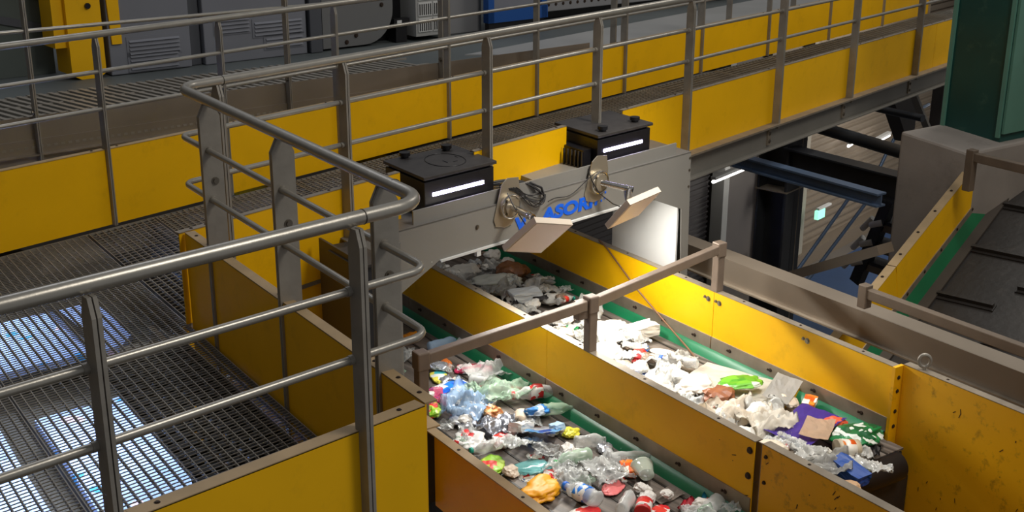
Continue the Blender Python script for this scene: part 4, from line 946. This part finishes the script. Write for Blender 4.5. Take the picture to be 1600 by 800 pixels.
ITEMS = [
 # belt, kind, k, n, size, colour, rotation, label
 (1,'bag',6.52,3.66,.14,ORANGE,.3,'bright orange bag scrap on the left belt behind the railing corner'),
 (1,'film',6.30,3.46,.20,CLR,.8,'clear plastic film beside the orange bag scrap behind the railing corner'),
 (1,'wad',6.0,3.6,.11,(206,110,44),.5,'orange-brown crumpled wrapper under the first bar of the frame'),
 (1,'pouch',5.88,3.49,.17,P_CYAN,.9,'cyan and yellow pouch lying near the left bar post'),
 (1,'pouch',5.70,3.45,.26,P_BLUE,.1,'blue and white printed bag near the left bar post'),
 (1,'wad',5.48,3.20,.14,P_LIME,.4,'lime green crumpled wrapper beside the well corner'),
 (1,'film',5.62,3.30,.22,film_mat('pink_film',(222,90,130),.6),.9,'pink plastic film near the well corner'),
 (1,'film',5.42,3.40,.38,CLRB,.5,'large bluish clear film in the middle of the left belt'),
 (1,'bag',5.30,3.30,.22,SILV,1.0,'silvery white foil bag just right of the well corner'),
 (1,'tray',5.39,3.50,.13,WHT,.2,'white plastic tray upside down behind the brown biscuit wrapper'),
 (1,'wad',5.27,3.47,.14,print_mat('biscuit_print',[(190,120,60),(226,190,140),(160,90,40),(210,160,100)],40),1.2,'brown and tan biscuit wrapper in the middle of the left belt'),
 (1,'cup',5.62,3.65,.09,CLR,2.0,'clear plastic cup standing among litter below the bar'),
 (1,'pouch',5.87,3.73,.22,P_PINK,-.6,'red and pink snack bag near the green skirt'),
 (1,'film',5.74,3.73,.27,CLR,-.4,'clear film bag lying beyond the red and pink snack bag'),
 (1,'film',5.44,3.66,.34,CLRG,-.6,'long greenish clear film packet lying diagonally on the left belt'),
 (1,'lid',5.47,3.78,.085,P_RED,0,'white round lid with red print near the green skirt'),
 (1,'film',5.13,3.42,.26,SILV,.4,'silver film wrapper with crinkles in the middle of the left belt'),
 (1,'bag',5.06,3.18,.22,print_mat('white_red_print',[(236,234,232),(232,230,228),(214,50,50),(236,234,232)],18),.6,'white and red crinkled bag close to the low board'),
 (1,'wad',4.95,3.32,.13,P_RED,.2,'red and orange wrapper at the middle of the left belt'),
 (1,'cup',5.08,3.53,.09,(236,214,190),.7,'cream paper cup lying on its side'),
 (1,'bag',5.10,3.66,.20,print_mat('sachet_print',[(216,228,240),(60,140,220),(220,232,242),(180,206,230)],16),.7,'pale blue and white sachet above the printed leaflet'),
 (1,'carton',4.98,3.47,.15,WHT,.3,'white crushed carton beside the printed leaflet'),
 (1,'board',4.88,3.55,.29,P_MAG,.55,'blue and white printed leaflet standing out in the middle of the left belt'),
 (1,'film',4.82,3.33,.26,CLR,.4,'clear crinkled film below the printed leaflet'),
 (1,'pouch',4.78,3.14,.20,P_LIME,.8,'green crisp packet with red stripe near the low board'),
 (1,'wad',4.66,3.18,.10,(214,196,176),.8,'small beige crumple beside the green crisp packet'),
 (1,'pouch',4.64,3.31,.20,film_mat('teal_film',(120,190,190),.6),-.3,'teal tinted plastic tray lid with yellow spot'),
 (1,'bag',4.40,3.19,.24,(240,166,14),.3,'bright orange-yellow cloth glove near the low board'),
 (1,'wad',4.50,3.32,.11,P_RED,.3,'small red and white ball of wrapping above the orange-yellow cloth'),
 (1,'wad',4.83,3.70,.10,(214,206,60),.3,'small yellow crushed packet near the green skirt'),
 (1,'carton',4.90,3.655,.10,(170,200,226),1.2,'small pale blue carton beside the printed leaflet'),
 (1,'film',4.42,3.39,.22,CLR,1.0,'clear crumpled film right of the orange-yellow cloth'),
 (1,'film',4.38,3.60,.30,CLR,1.2,'clear crumpled film standing high near the right side of the left belt'),
 (1,'carton',4.33,3.69,.12,P_OR,.9,'orange and green carton in front of the long clear bottle'),
 (1,'pouch',4.24,3.52,.15,(232,120,120),.4,'salmon pink plastic piece near the bottom of the left belt'),
 (1,'cup',4.17,3.68,.13,film_mat('grey_clear',(190,200,186),.5),.9,'greenish clear cone-shaped cup near the bottom right of the left belt'),
 (1,'board',4.04,3.70,.17,(158,146,136),-.1,'grey cardboard tray at the bottom of the left belt'),
 (1,'pouch',3.94,3.57,.12,P_RED,.2,'red and white bottle label near the bottom edge'),
 (1,'scrap',3.89,3.70,.12,(200,40,60),.4,'dark red scrap near the end of the green skirt'),
 (1,'scrap',3.86,3.78,.12,(60,170,200),.2,'turquoise scrap near the end of the green skirt'),
 (1,'pouch',4.12,3.24,.18,P_RED,-.1,'red printed film label at the bottom edge of the picture'),
 (2,'bag',7.26,4.50,.34,(176,172,164),.2,'grey crumpled plastic sheet under the sorter, leftmost of the pile'),
 (2,'bag',6.92,4.60,.36,(206,210,202),-.5,'white and greenish bag under the sorter beside the milky container'),
 (2,'carton',6.60,4.62,.22,MILK,-.3,'translucent milky plastic container standing in front of the sorter'),
 (2,'bag',6.89,4.42,.26,(44,40,40),.1,'black crumpled bag under the sorter against the dividing boards'),
 (2,'wad',7.05,4.82,.26,(130,84,50),.1,'brown crumpled cardboard under the sorter'),
 (2,'board',6.51,4.82,.24,print_mat('white_green_print',[(232,232,226),(236,236,232),(60,150,110),(230,230,226)],12),-.1,'white packet with green stripes before the sorter'),
 (2,'wad',6.72,4.30,.12,(190,80,160),.2,'purple-pink crumple against the dividing boards'),
 (2,'paper',6.46,4.38,.24,print_mat('white_pink_print',[(240,236,232),(236,232,228),(226,120,120),(240,238,234)],20),.3,'white and red printed paper by the dividing boards'),
 (2,'lid',6.80,4.95,.14,CLR,.1,'clear round lid near the green skirt in front of the sorter'),
 (2,'scrap',5.90,4.46,.20,(40,150,80),.2,'green leaf-shaped wrapper beside the middle bar post'),
 (2,'wad',6.1,4.6,.14,(236,160,50),.2,'orange wrapper behind the middle bar post'),
 (2,'bag',5.78,4.70,.34,WHT,.1,'big heap of white plastic bag right of the middle bar post'),
 (2,'carton',5.65,4.88,.22,(240,238,232),-.2,'white foam block with little holes near the green skirt'),
 (2,'wad',5.36,4.62,.14,P_RED,.2,'red striped wrapper among white plastic'),
 (2,'wad',5.45,4.74,.08,(30,120,210),.1,'small blue crumple among white plastic'),
 (2,'pouch',5.16,4.43,.24,P_BLUE,-.2,'blue and white bag against the dividing boards'),
 (2,'lid',5.33,4.79,.16,(226,218,206),.2,'beige ring of packaging on the white heap'),
 (2,'board',4.74,4.84,.56,(226,220,208),-1.42,'large cream white sheet lying across the right belt'),
 (2,'pouch',4.66,4.80,.25,P_GBAG,-.5,'leaf green printed bag lying on the large white sheet'),
 (2,'wad',4.64,4.62,.20,(134,80,50),-.2,'crumpled brown paper left of the leaf green bag'),
 (2,'board',4.42,4.90,.25,(190,186,180),.25,'pale grey board propped against the large white sheet'),
 (2,'carton',4.30,5.0,.13,P_OR,.4,'yellow and orange carton near the end of the green skirt'),
 (2,'board',4.08,4.73,.44,(88,62,166),.1,'purple sheet near the end of the right belt'),
 (2,'board',3.99,4.72,.25,(214,184,156),.4,'curved beige cardboard lying over the purple sheet'),
 (2,'wad',4.03,4.90,.15,(226,90,60),-.2,'red-orange bag piece behind the curved beige cardboard'),
 (2,'bag',3.88,4.90,.30,P_GRN,-.3,'dark green printed film bag at the end of the right belt'),
 (2,'tray',3.82,4.54,.19,(206,200,186),-.5,'cream plastic tray in front of the can'),
 (2,'carton',3.60,4.53,.19,(24,72,150),-1.75,'long blue box tipping over the end of the right belt'),
 (2,'wad',3.50,4.36,.20,(206,166,126),-.5,'beige crumpled paper at the very end of the right belt'),
 (2,'lid',3.64,4.64,.15,CLRG,.5,'clear glass-like lid beside the blue box'),
 (2,'film',4.42,4.54,.40,film_mat('cream_film',(236,224,206),.75),-.3,'wide cream film strips against the dividing boards'),
 (2,'bag',4.85,4.62,.26,(236,228,214),.2,'creamy white bag behind the large sheet'),
 (2,'bag',4.97,4.42,.24,(230,214,196),.2,'beige bag against the dividing boards in the middle'),
 (2,'bag',5.50,4.44,.32,WHT,.2,'white crumpled bag in front of the middle bar post'),
 (2,'lid',4.53,4.62,.11,P_RED,.2,'small red and white tub lid beside the brown paper'),
 (2,'wad',4.00,4.46,.13,P_MIX,.4,'multicoloured small wrapper near the end of the dividing boards'),
 (2,'film',4.22,4.60,.30,(232,224,210),-.2,'white torn film left of the purple sheet'),
]
def floor_z(b): return B1 if b == 1 else B2
random.seed(21)
for idx, (b, kind, k, n, size, col, rot, lab) in enumerate(ITEMS):
    o = make(kind, size, col, idx*1.37+1)
    lift = .0 if b == 1 else .035
    if 'lying on the large' in lab or 'propped' in lab or 'lying over' in lab: lift += .06
    if 'purple sheet near' in lab: lift += .035
    if 'large cream' in lab: lift = .03
    tilt = (0, 0)
    if kind == 'cup': tilt = (0, .1)
    if kind == 'lid': tilt = (0, -PI/2+.2)
    if 'leaflet' in lab: tilt = (-.12, .35)
    if 'propped' in lab: tilt = (.15, -.2)
    if 'tipping' in lab: tilt = (0, .2)
    place(o, k, n, floor_z(b)+lift, rot, tilt)
    cat = {'film': 'plastic film', 'bag': 'bag', 'pouch': 'packet', 'wad': 'wrapper', 'paper': 'paper', 'board': 'cardboard', 'scrap': 'wrapper', 'lid': 'lid', 'cup': 'cup', 'tray': 'tray', 'carton': 'box'}[kind]
    tag(o, lab, cat, 'litter on the left belt' if b == 1 else 'litter on the right belt')
BOT = [
 (1, 6.26,3.76,.24,.034,CLRB,(20,80,220),None,-.15,'blue tinted crushed bottle on the left belt under the first bar'),
 (1, 6.23,3.86,.12,.03,CLR,(20,80,220),None,.6,'short clear bottle with blue cap near the first bar'),
 (1, 5.30,3.78,.25,.05,CLR,(216,40,50),P_RED,2.6,'clear bottle with red cap and red and white label against the green skirt'),
 (1, 5.08,3.77,.22,.045,CLRG,None,None,-.6,'clear bottle just below the red labelled bottle'),
 (1, 4.92,3.22,.22,.035,CLR,(20,150,130),None,2.9,'clear bottle with teal cap beside the low board'),
 (1, 4.66,3.70,.18,.04,CLR,None,None,-.5,'small clear bottle near the yellow crushed packet'),
 (1, 4.55,3.50,.22,.04,CLRG,(20,150,70),None,2.9,'greenish clear bottle with green cap on the bare belt'),
 (1, 4.24,3.32,.22,.05,CLR,(30,110,220),P_BLUE,1.6,'clear bottle with blue label near the orange-yellow cloth'),
 (1, 4.40,3.79,.25,.035,CLR,None,None,-.7,'long clear bottle lying along the green skirt'),
 (1, 4.05,3.46,.20,.04,CLR,None,None,.4,'clear bottle near the bottom edge beside the red printed film'),
 (1, 3.80,3.80,.20,.04,CLR,None,None,.2,'clear bottle at the lower end of the green skirt'),
 (2, 6.36,4.80,.14,.03,CLR,(20,150,130),P_RED,-.2,'small bottle with teal cap and red label before the sorter'),
 (2, 5.12,4.74,.24,.04,CLR,(30,90,210),None,1.9,'clear bottle with blue cap near the green skirt on the right belt'),
 (2, 5.0,4.60,.22,.04,CLR,None,None,.9,'clear crushed bottle among white film on the right belt'),
]
for i, (b, k, n, L, r, m_, cap, lab_m, rot, lab) in enumerate(BOT):
    t = bottle(L, r, m_, pm(cap) if cap else None, lab_m, .03, i*2.1+.5); place(t, k, n, floor_z(b)+(.0 if b == 1 else .05), rot, (random.uniform(0, 6), 0))
    tag(t, lab, 'bottle', 'bottles on the left belt' if b == 1 else 'bottles on the right belt')
t = tin(.055, .12, pm((190, 176, 150)), P_OR, 3); place(t, 3.78, 4.72, B2+.03, -.6, (0, .1)); tag(t, 'tan food can with orange label near the end of the right belt', 'can')
t = tin(.04, .10, pm((200, 40, 40)), P_RED, 5); place(t, 3.98, 3.50, B1, .6); tag(t, 'red drinks can near the bottom edge of the left belt', 'can')
LM = []
import re
def landmark(lab, o):
    short = re.split(r' (?:on|near|beside|behind|in|under|lying|at|with|among|against|before|left|right|just|of|below|standing|beyond|upside|close|tipping|propped|over|above) ', lab)[0]
    LM.append([short, o])
seen_things = [o for o in bpy.data.objects if o.get('group', '').startswith(('litter on', 'bottles on'))]
for o in seen_things: landmark(o['label'], o)
cnt_ = {}
for a in LM: cnt_[a[0]] = cnt_.get(a[0], 0)+1
LM = [a for a in LM if cnt_[a[0]] == 1]
USED = {}
def where(o, base):
    best = sorted(LM, key=lambda a: (a[1].location-o.location).length)
    for a in best[:5]:
        d = o.location - a[1].location; x = d.dot(rr); y = d.dot(fw)
        rel = ('right of' if x > 0 else 'left of') if abs(x) > abs(y) else ('behind' if y > 0 else 'in front of')
        L = '%s %s the %s' % (base, rel, a[0])
        if L not in USED and len(L.split()) <= 16: break
    USED[L] = 1; return L
# small unremarkable litter filling the belts
protos = {}
def proto(kind, col, v, size):
    key = (kind, col.name, v)
    if key not in protos:
        o = make(kind, size, col, 50+v*3.3+len(protos)); protos[key] = o; return o, True
    o = protos[key].copy(); C.objects.link(o); return o, False
FILL = {
 1: [('film', CLR, 'crumpled clear film scrap among the litter on the left belt', 'clear film scraps on the left belt', 'plastic film', 26, .13),
     ('wad', pm((214, 210, 204)), 'small off-white crumple among the litter on the left belt', 'off-white crumples on the left belt', 'wrapper', 16, .08),
     ('film', CLRG, 'greenish clear film scrap among the litter on the left belt', 'greenish film scraps on the left belt', 'plastic film', 10, .12),
     ('scrap', P_MIX, 'small multicoloured wrapper scrap on the left belt', 'multicoloured scraps on the left belt', 'wrapper', 12, .08),
     ('bag', SILV, 'small silvery foil crumple on the left belt', 'silvery crumples on the left belt', 'wrapper', 8, .09)],
 2: [('wad', pm((208, 204, 196)), 'small white crumple in the pile on the right belt', 'white crumples on the right belt', 'wrapper', 40, .12),
     ('film', film_mat('white_film', (212, 210, 204), .7), 'crumpled whitish film in the pile on the right belt', 'whitish film on the right belt', 'plastic film', 40, .2),
     ('bag', pm((206, 192, 172)), 'small beige bag in the pile on the right belt', 'beige bags on the right belt', 'bag', 16, .14),
     ('scrap', P_MIX, 'small multicoloured wrapper scrap in the pile on the right belt', 'multicoloured scraps on the right belt', 'wrapper', 18, .1),
     ('wad', pm((130, 110, 92)), 'small brown crumple in the pile on the right belt', 'brown crumples on the right belt', 'wrapper', 12, .1),
     ('film', CLR, 'crumpled clear film in the pile on the right belt', 'clear film on the right belt', 'plastic film', 22, .18),
     ('scrap', pm((90, 86, 84)), 'dark grey scrap in the pile on the right belt', 'dark grey scraps on the right belt', 'wrapper', 12, .1)]}
for b, rows in FILL.items():
    for kind, col, lab, grp, cat, cnt, size in rows:
        for i in range(cnt):
            o, first = proto(kind, col, i % 4, size)
            while True:
                if b == 1:
                    k = random.uniform(3.6, 6.6); n = random.uniform(3.12, 3.82)
                    if k > 4.5 and n > 3.62+.0 and random.random() < .75: continue
                    if k > 4.6 and random.random() < .35: continue
                else:
                    k = random.uniform(3.55, 7.5); edge = 4.98 if k > 6.2 else 4.78 if k > 4.9 else 4.95
                    n = random.uniform(4.28, edge)
                    if (4.4 < k < 5.05 and n > 4.66) or (3.85 < k < 4.3 and 4.55 < n < 4.9): continue
                break
            if True: place(o, k, n, floor_z(b) + (random.uniform(0, .02) if b == 1 else random.uniform(0, .07)), random.uniform(0, 6.28), (random.uniform(-.25, .25), random.uniform(-.25, .25)))
            s_ = random.uniform(.7, 1.3); o.scale = (s_, s_, s_)
            tag(o, where(o, lab.split(' among')[0].split(' in the pile')[0].split(' on the')[0]), cat, grp)
# litter on the inclined belt and under the long beam
def placeI(o, t, c, h, rot):
    o.location = WI(t, c, -.535+h); o.rotation_euler = (0, -math.atan(SL), AA)
    o.rotation_euler.rotate_axis('Z', rot)
for kind, col, t, c, size, rot, lab in (('carton', (226, 222, 214), 3.05, .98, .12, .3, 'white plastic pot lying on the inclined belt below the upper crossbar'),
        ('bag', print_mat('pink_grey_print', [(190, 180, 170), (220, 130, 130), (110, 100, 96), (206, 200, 190)], 26), 2.35, 1.22, .22, .5, 'crumpled pink and grey wrapper on the inclined belt at the picture edge'),
        ('tray', (226, 222, 212), 1.15, .93, .12, .2, 'small white tray lying by a cleat on the inclined belt'),
        ('cup', CLR, .35, 1.3, .09, .2, 'clear cup just above the lower crossbar on the inclined belt'),
        ('wad', (206, 170, 110), .15, 1.6, .12, .2, 'yellowish crumple beside the lower crossbar at the picture edge')):
    o = make(kind, size, col, t*3+c); placeI(o, t, c, .05, rot); tag(o, lab, {'carton': 'pot', 'bag': 'wrapper', 'tray': 'tray', 'cup': 'cup', 'wad': 'wrapper'}[kind])
